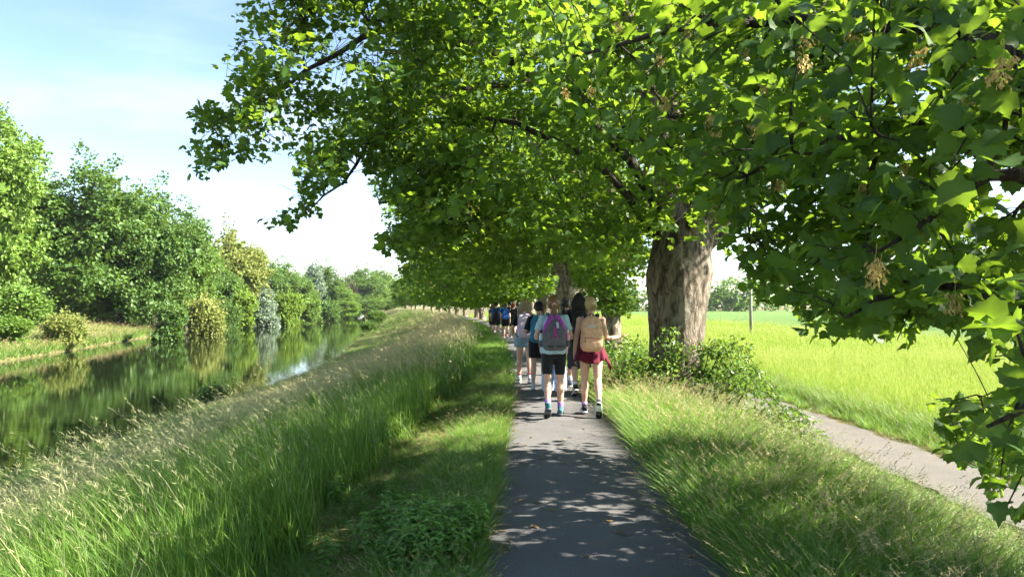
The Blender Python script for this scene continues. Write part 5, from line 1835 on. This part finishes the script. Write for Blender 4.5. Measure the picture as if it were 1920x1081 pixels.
def sleeve(fig, g, sd, f, r0, r1):
    sh, el = fig.arms[sd][0], fig.arms[sd][1]
    inn = fig.T(np.array([sd * 0.08, 0, 1.34]))
    e = sh + (el - sh) * f
    tube(g, [inn, sh + [0, 0, 0.008], sh * 0.5 + e * 0.5, e], [0.06, r0, (r0 + r1) / 2, r1], 14)


def person(label, x, y, H, yaw, pose, look, male=False, vox=0.0095, seed=0):
    rgn = np.random.default_rng(seed + 100)
    fig = Figure(pose, male)
    sc = H / 1.685
    gz = 0.034 - 0.028 * min(1, ((x - float(path_x(y))) / 0.9) ** 2)
    root = tag(empty('person', (x, y, gz), yaw), label, 'person', look.get('group'))
    lift = lambda g: setattr(g, 'v', [(v + [0, 0, fig.dz]) * sc for v in g.v]) or g
    g = lift(fig.body())
    obj('body', remesh(g, vox, 'body', look.get('skin', SKIN), 4), root)
    # top
    tm = look['top']
    if look.get('top_kind', 'tee') == 'tee':
        g = Geo()
        loose = look.get('loose', 0.012)
        fig.torso(g, look.get('hem', 0.86), 1.40, loose, lambda z: 0.012 if z < 1.0 else 0.0)
        for sd in (-1, 1): sleeve(fig, g, sd, look.get('slv', 0.55), 0.064, 0.058)
    else:
        g = Geo()
        fig.torso(g, look.get('hem', 0.92), 1.27, 0.008)
        for sd in (-1, 1):
            ribbon(g, [fig.T((sd * .085, -.095, 1.24)), fig.T((sd * .088, -.085, 1.33)), fig.T((sd * .095, -.02, 1.402)), fig.T((sd * .092, .06, 1.35)), fig.T((sd * .08, .11, 1.24))], .024, .008)
    obj('shirt', remesh(lift(g), 0.010 if vox < .0099 else .014, 'shirt', tm, 2, 0.011, 13, seed * 3.1), root)
    # bottom
    g = Geo()
    bo = look.get('b_off', 0.006)
    fig.torso(g, 0.80, look.get('b_top', 1.0), bo + 0.006)
    fr_ = look.get('b_len', 0.75)
    fl = look.get('flare', 0.0)
    for sd in (-1, 1):
        h, kn, an = fig.legs[sd]
        e = h + (kn - h) * min(fr_, 1.0)
        tube(g, [h + [0, 0, 0.04], h * 0.6 + e * 0.4, e], [0.093 + bo, 0.088 + bo * 1.2 + fl * 0.4, np.interp(fr_, [0, 1], [0.088, 0.062]) + bo * 1.5 + fl], 16)
        if fr_ > 1:
            e2 = kn + (an - kn) * (fr_ - 1)
            tube(g, [e, e * 0.5 + e2 * 0.5, e2], [0.066 + bo * 1.5 + fl, 0.07 + bo + fl * 1.2, 0.055 + bo + fl * 1.6], 16)
    obj('jeans' if fr_ > 1.3 else 'shorts', remesh(lift(g), 0.010 if vox < .0099 else .014, 'shorts', look['bottom'], 2, look.get('b_wr', 0.006), 18, seed * 1.7), root)
    for sd in (-1, 1):
        if look.get('sock'): sock(fig, sd, look.get('sock_h', 0.09), look['sock'], root, sc, look.get('cuff'))
        shoe(fig, sd, look['shoe'], look['sole'], look.get('tread', look['sole']), root, sc, look.get('swoosh'))
    ho, HW = hair(fig, look['hair'], look['hair_c'], root, sc, rgn, look.get('hair_len'))
    if look.get('tie') is not None:
        g = Geo(); th = np.linspace(0, 2 * np.pi, 15)
        tube(g, HW([[0.018 * math.cos(t), -0.130, -0.015 + 0.018 * math.sin(t)] for t in th]), [0.011 * sc + 0.002 * math.sin(5 * t) for t in th], 8)
        obj('hair_tie', g.mesh('hair_tie', look['tie'], True), root)
    if look.get('band') is not None:
        g = Geo(); th = np.linspace(-0.2, math.pi + 0.2, 18)
        ribbon(g, HW([[0.092 * math.cos(t), -0.02 - 0.02 * math.sin(t), 0.012 + 0.127 * math.sin(t)] for t in th]), .02 * sc, .004, (0, 1, 0.2))
        obj('headband', g.mesh('headband', look['band'], True), root)
    if look.get('cap') is not None:
        g = Geo()
        nu = 20
        for k in range(1): ellipsoid(g, (0, 0, 0), (0.092, 0.112, 0.10), None, 20, 12)
        g.v = [np.where(v[:, 2:3] < 0.0, v * [1, 1, 0.02], v) + [0, -0.004, 0.05] for v in g.v]
        ribbon(g, [(0, 0.09, 0.055), (0, 0.14, 0.05), (0, 0.18, 0.035)], .07, .004)
        g.v = [HW(v) for v in g.v]
        obj('cap', g.mesh('cap', look['cap'], True), root)
    return root, fig, sc


def backpack(label, root, fig, sc, style, mats, group=None, zc=1.17, tilt=0.0, size=1.0):
    """pack on the back: shell, pocket, zips, straps, handle"""
    o = np.array([0, -0.122, zc - 0.23])
    base = fig.T(o)
    MW = root.matrix_basis.copy()
    mw = Matrix.LocRotScale(root.location, root.rotation_euler, None)
    org = mw @ Vector(((base + [0, 0, fig.dz]) * sc))
    bp = tag(empty('backpack', org, root.rotation_euler[2]), label, 'backpack', group)
    ln = fig.lean * 0.9 + tilt
    R3 = np.array(Euler((-ln, 0, 0)).to_matrix())
    S = lambda g: setattr(g, 'v', [(v @ R3.T) * sc for v in g.v]) or g            # pack's own frame
    F = lambda p: (fig.T(p) - base) @ R3                                           # figure point in the pack's frame
    k = size
    hh = style.get('h', 0.44) * k
    hw = style.get('w', 0.148) * k
    dp = style.get('d', 0.075) * k
    prof = style.get('prof') or [(0.0, .80, .60), (.05, .97, .93), (.2, 1.0, 1.05), (.45, 1.0, 1.05), (.7, .96, .92), (.86, .84, .74), (.95, .64, .52), (1.0, .36, .30)]
    g = Geo()
    tube(g, [(0, -dp * d_ + 0.005, z * hh) for z, w_, d_ in prof], [(hw * w_, dp * d_) for z, w_, d_ in prof], 24, up=[0, 1, 0], power=style.get('pow', 3.2))
    shell = obj('shell', remesh(S(g), 0.009, 'pack_shell', mats['shell'], 2, style.get('wr', 0.005), 13, zc), bp)
    if 'pocket' in mats:
        g = Geo()
        ph = style.get('ph', 0.42)
        pr_ = [(0.02, .78, .5), (.06, .90, .9), (ph * 0.55, .92, 1.0), (ph * 0.9, .88, .85), (ph, .8, .4)]
        tube(g, [(0, -dp * 1.95 * d_ * 0.55 - dp * 0.92, z * hh) for z, w_, d_ in pr_], [(hw * w_, dp * 0.34 * d_) for z, w_, d_ in pr_], 20, up=[0, 1, 0], power=3.2)
        pk = obj('pocket', remesh(S(g), 0.008, 'pack_pocket', mats['pocket'], 2, 0.004, 16, zc), bp)
        if 'zip' in mats:
            g = Geo()
            zt = ph * hh * 0.86
            ribbon(g, [(-hw * .80, -dp * 1.9, zt), (-hw * .45, -dp * 2.35, zt + .004), (hw * .45, -dp * 2.35, zt - .004), (hw * .80, -dp * 1.9, zt - .008)], .006, .004, (0, 0, 1))
            obj('zipper', S(g).mesh('pack_zip', mats['zip'], False), pk)
            g = Geo()
            ribbon(g, [(-hw * .60, -dp * 2.28, zt), (-hw * .61, -dp * 2.34, zt - .03), (-hw * .60, -dp * 2.36, zt - .06)], .004, .002)
            obj('zip_pull', S(g).mesh('zip_pull', mats.get('pull', mats['strap']), False), pk)
    if 'zip' in mats:
        g = Geo()
        pts = []
        for t in np.linspace(0, math.pi, 16):
            z = hh * (0.55 + 0.40 * math.sin(t))
            pw = np.interp(z / hh, [p[0] for p in prof], [p[1] for p in prof])
            pts.append((-hw * 0.93 * math.cos(t) * min(1, pw * 1.02), -dp * np.interp(z / hh, [p[0] for p in prof], [p[2] for p in prof]) * 1.72, z))
        ribbon(g, pts, .004, .006, (0, 1, 0))
        obj('zipper', S(g).mesh('pack_zip', mats.get('zip2', mats['zip']), False), bp)
    sw = style.get('sx', .078)
    for sd in (-1, 1):
        g = Geo()
        top = np.array([sd * sw * 0.75, -dp * .5, hh * 0.88])
        pts = [top, F((sd * sw * 0.9, -0.10, 1.375)), F((sd * sw * 1.08, -0.045, 1.428)), F((sd * sw * 1.12, 0.02, 1.425)), F((sd * sw * 1.15, 0.085, 1.36)), F((sd * sw * 1.25, 0.128, 1.25)), F((sd * .125, 0.10, 1.12)), F((sd * .150, 0.02, 1.03)), F((sd * .145, -0.07, 0.995))]
        ribbon(g, pts, style.get('sw', .027), .007)
        obj('strap', S(g).mesh('pack_strap', mats['strap'], True), bp)
    g = Geo()
    tube(g, resample([(-.032, -dp * .35, hh * .95), (-.026, -dp * .3, hh * 1.06), (0, -dp * .3, hh * 1.10), (.026, -dp * .3, hh * 1.06), (.032, -dp * .35, hh * .95)], 0.01), [.007] * len(resample([(-.032, -dp * .35, hh * .95), (-.026, -dp * .3, hh * 1.06), (0, -dp * .3, hh * 1.10), (.026, -dp * .3, hh * 1.06), (.032, -dp * .35, hh * .95)], 0.01)), 8)
    obj('handle', S(g).mesh('pack_handle', mats['strap'], True), bp)
    return bp, S, (hh, hw, dp)


C = cloth
BLACK, WHITE = C((0.012, 0.012, 0.014)), C((0.72, 0.72, 0.72))
RUB_W = plain('rubber_white', (0.74, 0.75, 0.76), 0.55, 0.08, 30, 0.05)
RUB_B = plain('rubber_black', (0.016, 0.016, 0.018), 0.6, 0.2, 60, 0.3)
PURPLE, LILAC = C((0.36, 0.20, 0.56)), C((0.52, 0.34, 0.62))


def at(px_, feet):
    d = FPX * CAM_Z / (feet - 572)
    return pix(px_, 572, d)[0], d


# girl in the light blue tee, grey and violet drawstring pack
x, y = at(1038, 783)
r1, f1, s1 = person('walker in light blue tee and black cycling shorts with auburn ponytail', x, y, 1.69, 0.02,
                    dict(lean=0.06, legs=((-0.16, 0.42, -0.62, 0.03), (0.06, 0.06, 0.0, 0.02)), arms=(ARM_FRONT(-1), ARM_FRONT(1)), nod=-0.06),
                    dict(top=C((0.36, 0.50, 0.62)), slv=0.62, bottom=C((0.010, 0.010, 0.012), 0.6), b_len=0.80, b_off=0.002, b_wr=0.002, b_top=1.05, sock=PURPLE, sock_h=0.10, shoe=C((0.05, 0.16, 0.19)), sole=C((0.10, 0.11, 0.12)), tread=RUB_B,
                         hair='pony', hair_c=(0.20, 0.095, 0.042), hair_len=0.28, tie=C((0.60, 0.36, 0.33))), seed=1)
MAG = C((0.34, 0.05, 0.36))
GREY = C((0.105, 0.10, 0.12))
bp, S, (hh, hw, dp) = backpack('grey and violet drawstring pack with magenta cords on the auburn haired walker', r1, f1, s1,
                               dict(h=0.45, w=0.158, d=0.070, wr=0.008, prof=[(0.0, .92, .70), (.04, 1.03, 1.0), (.25, 1.03, 1.12), (.5, .98, 1.05), (.72, .86, .90), (.88, .66, .72), (.96, .46, .50), (1.0, .30, .3)], sw=.020),
                               dict(shell=GREY, strap=C((0.10, 0.13, 0.17))))
g = Geo()
for sd in (-1, 1):    # violet side panels gathered towards the top
    ribbon(g, [(sd * hw * .93, -dp * 1.05, hh * .42), (sd * hw * .90, -dp * 1.2, hh * .58), (sd * hw * .72, -dp * 1.40, hh * .74), (sd * hw * .42, -dp * 1.28, hh * .90), (sd * hw * .16, -dp * .95, hh * 1.0)], .030, .012, (0, 0.6, 1))
obj('side_panels', remesh(S(g), 0.008, 'side_panels', MAG, 2, 0.006, 20, 2), bp)
g = Geo()
tube(g, [(0, -dp * .9, hh * .03), (0, -dp * .9, hh * .10)], [(hw * 1.04, dp * 1.1), (hw * 1.05, dp * 1.15)], 24, up=[0, 1, 0], power=3.2)
obj('bottom_band', remesh(S(g), 0.009, 'bottom_band', C((0.045, 0.045, 0.05)), 1), bp)
g = Geo()
for pts in ([(-.02, -dp * 2.12, hh * .66), (.02, -dp * 2.22, hh * .52), (-.015, -dp * 2.28, hh * .40), (.012, -dp * 2.3, hh * .28)], [(.02, -dp * 2.12, hh * .66), (-.02, -dp * 2.22, hh * .52), (.016, -dp * 2.28, hh * .42), (.03, -dp * 2.3, hh * .30)], [(0, -dp * 2.1, hh * .64), (.004, -dp * 2.26, hh * .45), (.022, -dp * 2.3, hh * .36)]):
    P = resample(pts, .012); tube(g, P, [.0045] * len(P), 6)
obj('cord', S(g).mesh('pack_cord', C((0.50, 0.04, 0.36)), True), bp)
g = Geo()
ribbon(g, [(.03, -dp * 2.02, hh * .80), (.036, -dp * 2.12, hh * .72), (.04, -dp * 2.15, hh * .62)], .017, .003)
obj('name_tag', S(g).mesh('name_tag', C((0.42, 0.42, 0.66)), False), bp)


def bottle(label, root, fig, sc, sd, body_m, cap_m):
    p = (fig.T((sd * 0.185, -0.135, 0.96)) + [0, 0, fig.dz]) * sc
    w = Matrix.LocRotScale(root.location, root.rotation_euler, None) @ Vector(p)
    b = tag(empty('water_bottle', w, root.rotation_euler[2]), label, 'bottle')
    g = Geo(); tube(g, [(0, 0, 0), (0, 0, .01), (0, 0, .14), (0, 0, .17), (0, 0, .19)], [.028, .033, .033, .028, .017], 16)
    obj('bottle_body', g.mesh('bottle_body', body_m, True), b)
    g = Geo(); tube(g, [(0, 0, .185), (0, 0, .225), (0, 0, .23)], [.019, .019, .012], 14)
    obj('bottle_cap', g.mesh('bottle_cap', cap_m, True), b)
    g = Geo(); tube(g, [(0, 0, -.006), (0, 0, .075), (0, 0, .085)], [.034, .0365, .036], 16)
    obj('pocket_sleeve', g.mesh('pocket_sleeve', C((0.10, 0.11, 0.13)), True), b)


bottle('clear bottle with dark cap in the side pocket of the drawstring pack', r1, f1, s1, -1, plain('bottle_clear', (0.36, 0.46, 0.48), 0.15, 0.1, 10, 0.02, spec=0.6), plain('bottle_cap_dark', (0.03, 0.03, 0.035), 0.4))
bottle('pink bottle in the side pocket of the drawstring pack', r1, f1, s1, 1, plain('bottle_pink', (0.62, 0.22, 0.36), 0.25, 0.1, 10, 0.02, spec=0.6), plain('bottle_cap_pale', (0.7, 0.62, 0.64), 0.4))

# girl with the peach pack
x, y = at(1108, 780)
PE = C((0.64, 0.37, 0.245), 0.7)
r2, f2, s2 = person('walker with blonde bun, sleeveless pale blue top and wine red sweater round the waist', x, y, 1.66, -0.06,
                    dict(lean=0.03, legs=((0.10, 0.06, 0.0, 0.02), (-0.20, 0.42, -1.18, 0.02)),
                         arms=(((-0.20, -0.10, -1), (-0.10, 0.10, -1), (0.0, 0.25, -1), (1, 0.2, 0), 0.4), ((0.24, -0.12, -1), (0.80, 0.58, 0.08), (0.85, 0.45, 0.12), (0, 0.15, 1), 0.4)), roll=-0.12, turn=0.08),
                    dict(top=C((0.36, 0.43, 0.66)), top_kind='tank', bottom=C((0.05, 0.045, 0.05)), b_len=0.35, b_top=1.0, sock=LILAC, sock_h=0.075, shoe=C((0.016, 0.016, 0.022)), sole=RUB_W, tread=RUB_B, swoosh=RUB_W,
                         hair='bun', hair_c=(0.50, 0.34, 0.15)), seed=2)
bp, S, (hh, hw, dp) = backpack('peach backpack with dark straps, white patch and low front pocket', r2, f2, s2, dict(h=0.47, w=0.160, d=0.078, ph=.40, wr=0.009, sw=.030, sx=.085),
                               dict(shell=PE, pocket=PE, strap=C((0.020, 0.016, 0.024)), zip=C((0.46, 0.14, 0.10)), zip2=PE, pull=RUB_B), zc=1.155)
g = Geo()
pz = hh * .70
ribbon(g, [(-.048, -dp * 1.99, pz - .004), (-.02, -dp * 2.04, pz + .001), (.02, -dp * 2.04, pz + .003), (.048, -dp * 1.99, pz + .004)], .016, .003, (0, 0, 1))
pt = obj('logo_patch', S(g).mesh('logo_patch', RUB_W, False), bp)
tc_ = bpy.data.curves.new('logo_letters', 'FONT')
tc_.body = 'VANS'; tc_.size = 0.036 * s2; tc_.extrude = 0.0015; tc_.align_x = 'CENTER'; tc_.align_y = 'CENTER'
to = bpy.data.objects.new('logo_tmp', tc_); COL.objects.link(to)
tm_ = bpy.data.meshes.new_from_object(to.evaluated_get(bpy.context.evaluated_depsgraph_get()))
bpy.data.objects.remove(to)
tm_.materials.clear(); tm_.materials.append(C((0.10, 0.12, 0.30)))
lt = obj('lettering', tm_, pt)
lp = np.array([(0, -dp * 2.07, pz)]) @ np.array(Euler((-f2.lean * .9, 0, 0)).to_matrix()).T * s2
lt.location = lp[0]; lt.rotation_euler = (math.pi / 2 - f2.lean * .9, 0, 0)
# wine red sweater tied round the waist: hanging cloth with folds and two points
g = Geo()
WINE = C((0.105, 0.006, 0.022))
nth, nz = 72, 16
V = []
for i in range(nz):
    t = i / (nz - 1)
    for j in range(nth):
        th = 2 * math.pi * j / nth
        cx, sy = math.cos(th), math.sin(th)
        point = max(0, 1 - abs((th - 0.15 + math.pi) % (2 * math.pi) - math.pi) / 0.55) * 0.17 + max(0, 1 - abs((th - 3.35 + math.pi) % (2 * math.pi) - math.pi) / 0.5) * 0.10
        back = max(0, -sy)
        drop = 0.12 + 0.13 * back + point * (1 + 0.4 * (cx > 0))
        fold = 0.016 * t * math.sin(th * 9 + 1.2) + 0.010 * t * math.sin(th * 17 + t * 2)
        rx, ry = 0.158 + 0.075 * t + fold + point * 0.35 * t, 0.116 + 0.055 * t + fold
        V.append((cx * rx, sy * ry, 1.02 - drop * t * 1.2))
Vo = np.array(V)
q = [[i * nth + j, i * nth + (j + 1) % nth, (i + 1) * nth + (j + 1) % nth, (i + 1) * nth + j] for i in range(nz - 1) for j in range(nth)]
sweat = tag(empty('sweater', r2.location, r2.rotation_euler[2]), 'wine red sweater tied round the waist below the peach backpack', 'sweater')
me = mesh_np('sweater_cloth', (Vo + [0, 0, f2.dz]) * s2, np.array(q), WINE, smooth=True)
so = obj('draped_cloth', me, sweat)
md = so.modifiers.new('thickness', 'SOLIDIFY'); md.thickness = 0.006; md.offset = 0
g = Geo()
th = np.linspace(0, 2 * np.pi, 30)
tube(g, [((0.163 * math.cos(t)), 0.120 * math.sin(t), 1.02 + 0.006 * math.sin(5 * t)) for t in th], [(.016, .022) if k % 2 else (.014, .024) for k in range(30)], 8, up=[0, 0, 1])
for sd in (-1, 1):
    tube(g, resample([(sd * .02, .135, 1.01), (sd * .04, .15, .93), (sd * .06, .155, .80), (sd * .055, .15, .70)], .03), [.026] * len(resample([(sd * .02, .135, 1.01), (sd * .04, .15, .93), (sd * .06, .155, .80), (sd * .055, .15, .70)], .03)), 8)
ellipsoid(g, (0, .14, 1.0), (.035, .03, .035))
g.v = [(v + [0, 0, f2.dz]) * s2 for v in g.v]
obj('tied_sleeves', remesh(g, .009, 'tied_sleeves', WINE, 2, .006, 18, 4), sweat)

# girl with long fair hair, pale lilac pack, denim shorts
x, y = at(983, 720)
DEN = C((0.20, 0.30, 0.38))
r3, f3, s3 = person('walker with long fair hair, black tee and frayed denim shorts', x, y, 1.66, 0.04,
                    dict(lean=0.05, legs=((0.10, 0.08, 0.0, 0.03), (-0.12, 0.16, -0.22, 0.03)), arms=(ARM_HALF(-1), ARM_FRONT(1))),
                    dict(top=C((0.014, 0.013, 0.016)), slv=0.75, loose=0.02, bottom=DEN, hem=0.92, b_len=0.42, b_off=0.02, flare=0.02, b_wr=.007, sock=WHITE, sock_h=0.10, cuff=C((0.45, 0.03, 0.04)), shoe=C((0.62, 0.66, 0.70)), sole=RUB_W, hair='long', hair_c=(0.36, 0.27, 0.17), hair_len=0.30), seed=3)
LIL = C((0.56, 0.46, 0.58))
backpack('pale lilac backpack with broad light straps on the fair haired walker', r3, f3, s3, dict(h=0.45, w=0.150, d=0.075, wr=.007, sw=.030, sx=.095), dict(shell=LIL, pocket=LIL, strap=C((0.66, 0.57, 0.70)), zip=C((0.34, 0.28, 0.36))))
# dark haired girl with violet headband and blue pack
x, y = at(1010, 734)
r4, f4, s4 = person('walker with violet headband in dark hair, black tee and black shorts', x, y, 1.62, -0.10,
                    dict(lean=0.05, legs=((-0.12, 0.18, -0.2, 0.02), (0.12, 0.06, 0.0, 0.02)), arms=(ARM_FRONT(-1), ARM_HALF(1)), turn=0.25),
                    dict(top=BLACK, slv=0.8, loose=0.02, bottom=BLACK, b_len=0.72, b_off=0.02, sock=C((0.45, 0.5, 0.56)), sock_h=0.05, shoe=C((0.60, 0.62, 0.62)), sole=RUB_W, hair='short', hair_c=(0.020, 0.015, 0.016), band=C((0.20, 0.07, 0.40))), seed=4)
BLU = C((0.035, 0.19, 0.33))
backpack('teal blue backpack on the walker with the violet headband', r4, f4, s4, dict(h=0.48, w=0.15, d=0.07, wr=.006), dict(shell=BLU, pocket=BLU, strap=C((0.07, 0.27, 0.42)), zip=C((0.02, 0.1, 0.2))), zc=1.15)
# tall one with black wavy hair
x, y = at(1086, 743)
r5, f5, s5 = person('tall walker in black with long black wavy hair and dark grey long shorts', x, y, 1.76, 0.03,
                    dict(lean=0.03, legs=((-0.14, 0.35, -0.5, 0.02), (0.12, 0.05, 0.0, 0.02)), arms=(ARM_HALF(-1), ARM_DOWN(1, 0.1)), nod=-0.05),
                    dict(top=C((0.012, 0.012, 0.014)), slv=0.85, loose=0.024, bottom=C((0.035, 0.038, 0.048)), b_len=1.12, b_off=0.022, flare=0.02, b_wr=.007, sock=C((0.62, 0.66, 0.80)), sock_h=0.09, shoe=C((0.016, 0.016, 0.018)), sole=RUB_W, tread=RUB_B,
                         hair='wavy', hair_c=(0.014, 0.011, 0.012), hair_len=0.46), seed=5)
BK = C((0.014, 0.014, 0.017), 0.7)
backpack('plain black backpack on the tall walker in black', r5, f5, s5, dict(h=0.46, w=0.14, d=0.065, wr=.006), dict(shell=BK, pocket=BK, strap=BK, zip=C((0.03, 0.03, 0.035))), zc=1.15)
# dark ponytail behind
x, y = at(1061, 728)
r6, f6, s6 = person('walker with dark plaited tail, maroon grey top and white socks', x, y, 1.72, 0.0,
                    dict(lean=0.04, legs=stride(1, 0.16, 0.3), arms=(ARM_HALF(-1), ARM_HALF(1)), turn=-0.3),
                    dict(top=C((0.075, 0.055, 0.06)), bottom=C((0.02, 0.02, 0.024)), b_len=0.6, b_off=0.015, sock=C((0.55, 0.6, 0.72)), sock_h=0.13, shoe=C((0.06, 0.07, 0.10)), sole=RUB_W, hair='plait', hair_c=(0.030, 0.018, 0.015), hair_len=0.34, tie=BLACK, skin=SKIN2), seed=6)
# pale jeans between the front walkers
x, y = at(1044, 752)
r7, f7, s7 = person('walker in wide pale blue jeans just ahead of the auburn ponytail', x, y, 1.66, 0.0,
                    dict(lean=0.04, legs=((0.14, 0.08, 0.0, 0.03), (-0.14, 0.2, -0.3, 0.03)), arms=(ARM_DOWN(-1, 0.1), ARM_DOWN(1, -0.1)), turn=0.2),
                    dict(top=C((0.05, 0.05, 0.07)), bottom=C((0.40, 0.52, 0.72)), b_len=1.88, b_off=0.012, flare=0.022, b_wr=.008, shoe=C((0.52, 0.43, 0.32)), sole=C((0.50, 0.42, 0.31)), hair='short', hair_c=(0.022, 0.016, 0.014)), seed=7)
r7.location[0] += -0.05
# one more further ahead
x, y = at(1076, 706)
r8, f8, s8 = person('walker with light brown hair ahead of the tall walker in black', x, y, 1.66, 0.0,
                    dict(lean=0.04, legs=stride(-1, 0.2, 0.4), arms=(ARM_DOWN(-1, 0.1), ARM_DOWN(1, -0.1))),
                    dict(top=C((0.55, 0.53, 0.50)), bottom=BLACK, b_len=0.6, b_off=0.015, sock=WHITE, sock_h=0.1, shoe=BLACK, sole=RUB_W, hair='long', hair_c=(0.30, 0.18, 0.09), hair_len=0.2), seed=8, vox=0.011)

# ---- the group further on
FB = C((0.025, 0.12, 0.46))
BLT = C((0.02, 0.10, 0.42))
far = [(930, 631, 1.74, 'boy', 'walker in royal blue tee with a small black bag on the back', dict(top=BLT, hair='short', hair_c=(0.018, 0.013, 0.012)), 'bag'),
       (924, 628, 1.68, 'girl', 'walker with loose ginger hair beside the one in royal blue tee', dict(top=C((0.03, 0.08, 0.28)), hair='long', hair_c=(0.40, 0.13, 0.04), hair_len=0.2), None),
       (939, 627, 1.72, 'boy', 'walker with bright sky blue backpack behind the royal blue tee', dict(top=BLT, hair='short', hair_c=(0.05, 0.035, 0.03)), 'sky'),
       (948, 634, 1.68, 'girl', 'walker with blue backpack, black shorts and orange heeled shoes', dict(top=BLACK, hair='plait', hair_c=(0.06, 0.04, 0.03), hair_len=0.16, shoe=C((0.50, 0.16, 0.03))), 'blue'),
       (956, 630, 1.78, 'boy', 'walker all in black with short black hair', dict(top=BLACK, hair='short', hair_c=(0.014, 0.012, 0.012)), None),
       (962, 633, 1.64, 'girl', 'walker in black with dark red cap, hand raised to the face', dict(top=BLACK, hair='short', hair_c=(0.20, 0.02, 0.015), cap=C((0.26, 0.015, 0.02))), 'dark'),
       (970, 626, 1.72, 'boy', 'walker with short brown hair and slim blue backpack near the pale trunk', dict(top=BLT, hair='short', hair_c=(0.05, 0.03, 0.02)), 'slim')]
PK = {'bag': ('small round black bag on the walker in royal blue tee', BK, 0.34, .12), 'sky': ('bright sky blue backpack with rounded top', C((0.05, 0.27, 0.60)), 0.46, .15),
      'blue': ('royal blue backpack on the walker with orange heels', FB, 0.48, .16), 'dark': ('small black backpack on the walker with the dark red cap', BK, 0.36, .12),
      'slim': ('slim blue backpack on the walker near the pale trunk', C((0.03, 0.17, 0.46)), 0.44, .13)}
for i, (px_, feet, H_, sex, lab, lk, pk) in enumerate(far):
    x, y = at(px_, feet)
    arms = (ARM_DOWN(-1, 0.15), ARM_DOWN(1, -0.15))
    if i == 5: arms = (((-0.5, 0.35, -0.8), (0.55, 0.2, 0.8), (0.5, 0.2, 0.8), (0, 1, 0), 0.5), ARM_DOWN(1, 0.1))
    L_ = dict(bottom=BLACK, b_len=0.78, b_off=0.022, flare=0.015, sock=C((0.05, 0.05, 0.06)) if i % 2 else WHITE, sock_h=0.10, shoe=C((0.12, 0.12, 0.13)), sole=RUB_W)
    L_.update(lk)
    rf, ff, sf = person(lab, x, y, H_, rng.uniform(-0.1, 0.1), dict(lean=0.05, legs=stride(-1 if i % 2 else 1, 0.22, 0.45), arms=arms, turn=rng.uniform(-0.3, 0.3)), L_, male=sex == 'boy', vox=0.013, seed=20 + i)
    if pk:
        lab2, m_, h_, w_ = PK[pk]
        backpack(lab2, rf, ff, sf, dict(h=h_, w=w_, d=0.07), dict(shell=m_, pocket=m_, strap=m_, zip=C((0.02, 0.05, 0.12))), zc=1.16)

# ------------------------------------------------------------------ the air: thin morning haze
m_h = bpy.data.materials.new('morning_haze')
m_h.use_nodes = True
m_h.node_tree.nodes.clear()
h_out = m_h.node_tree.nodes.new('ShaderNodeOutputMaterial')
h_vol = m_h.node_tree.nodes.new('ShaderNodeVolumePrincipled')
h_vol.inputs['Color'].default_value = (0.86, 0.92, 1.0, 1)
h_vol.inputs['Density'].default_value = 0.00009
h_vol.inputs['Anisotropy'].default_value = 0.2
m_h.node_tree.links.new(h_vol.outputs[0], h_out.inputs['Volume'])
hv = np.array([(x, y, z) for x in (-1520, 1520) for y in (-60, 1620) for z in (-4.6, 27.0)], float)
hf = np.array([[0, 1, 3, 2], [4, 6, 7, 5], [0, 4, 5, 1], [2, 3, 7, 6], [0, 2, 6, 4], [1, 5, 7, 3]])
tag(obj('haze', mesh_np('haze', hv, hf, m_h)), 'thin pale morning haze over river and fields', 'haze', kind='stuff')
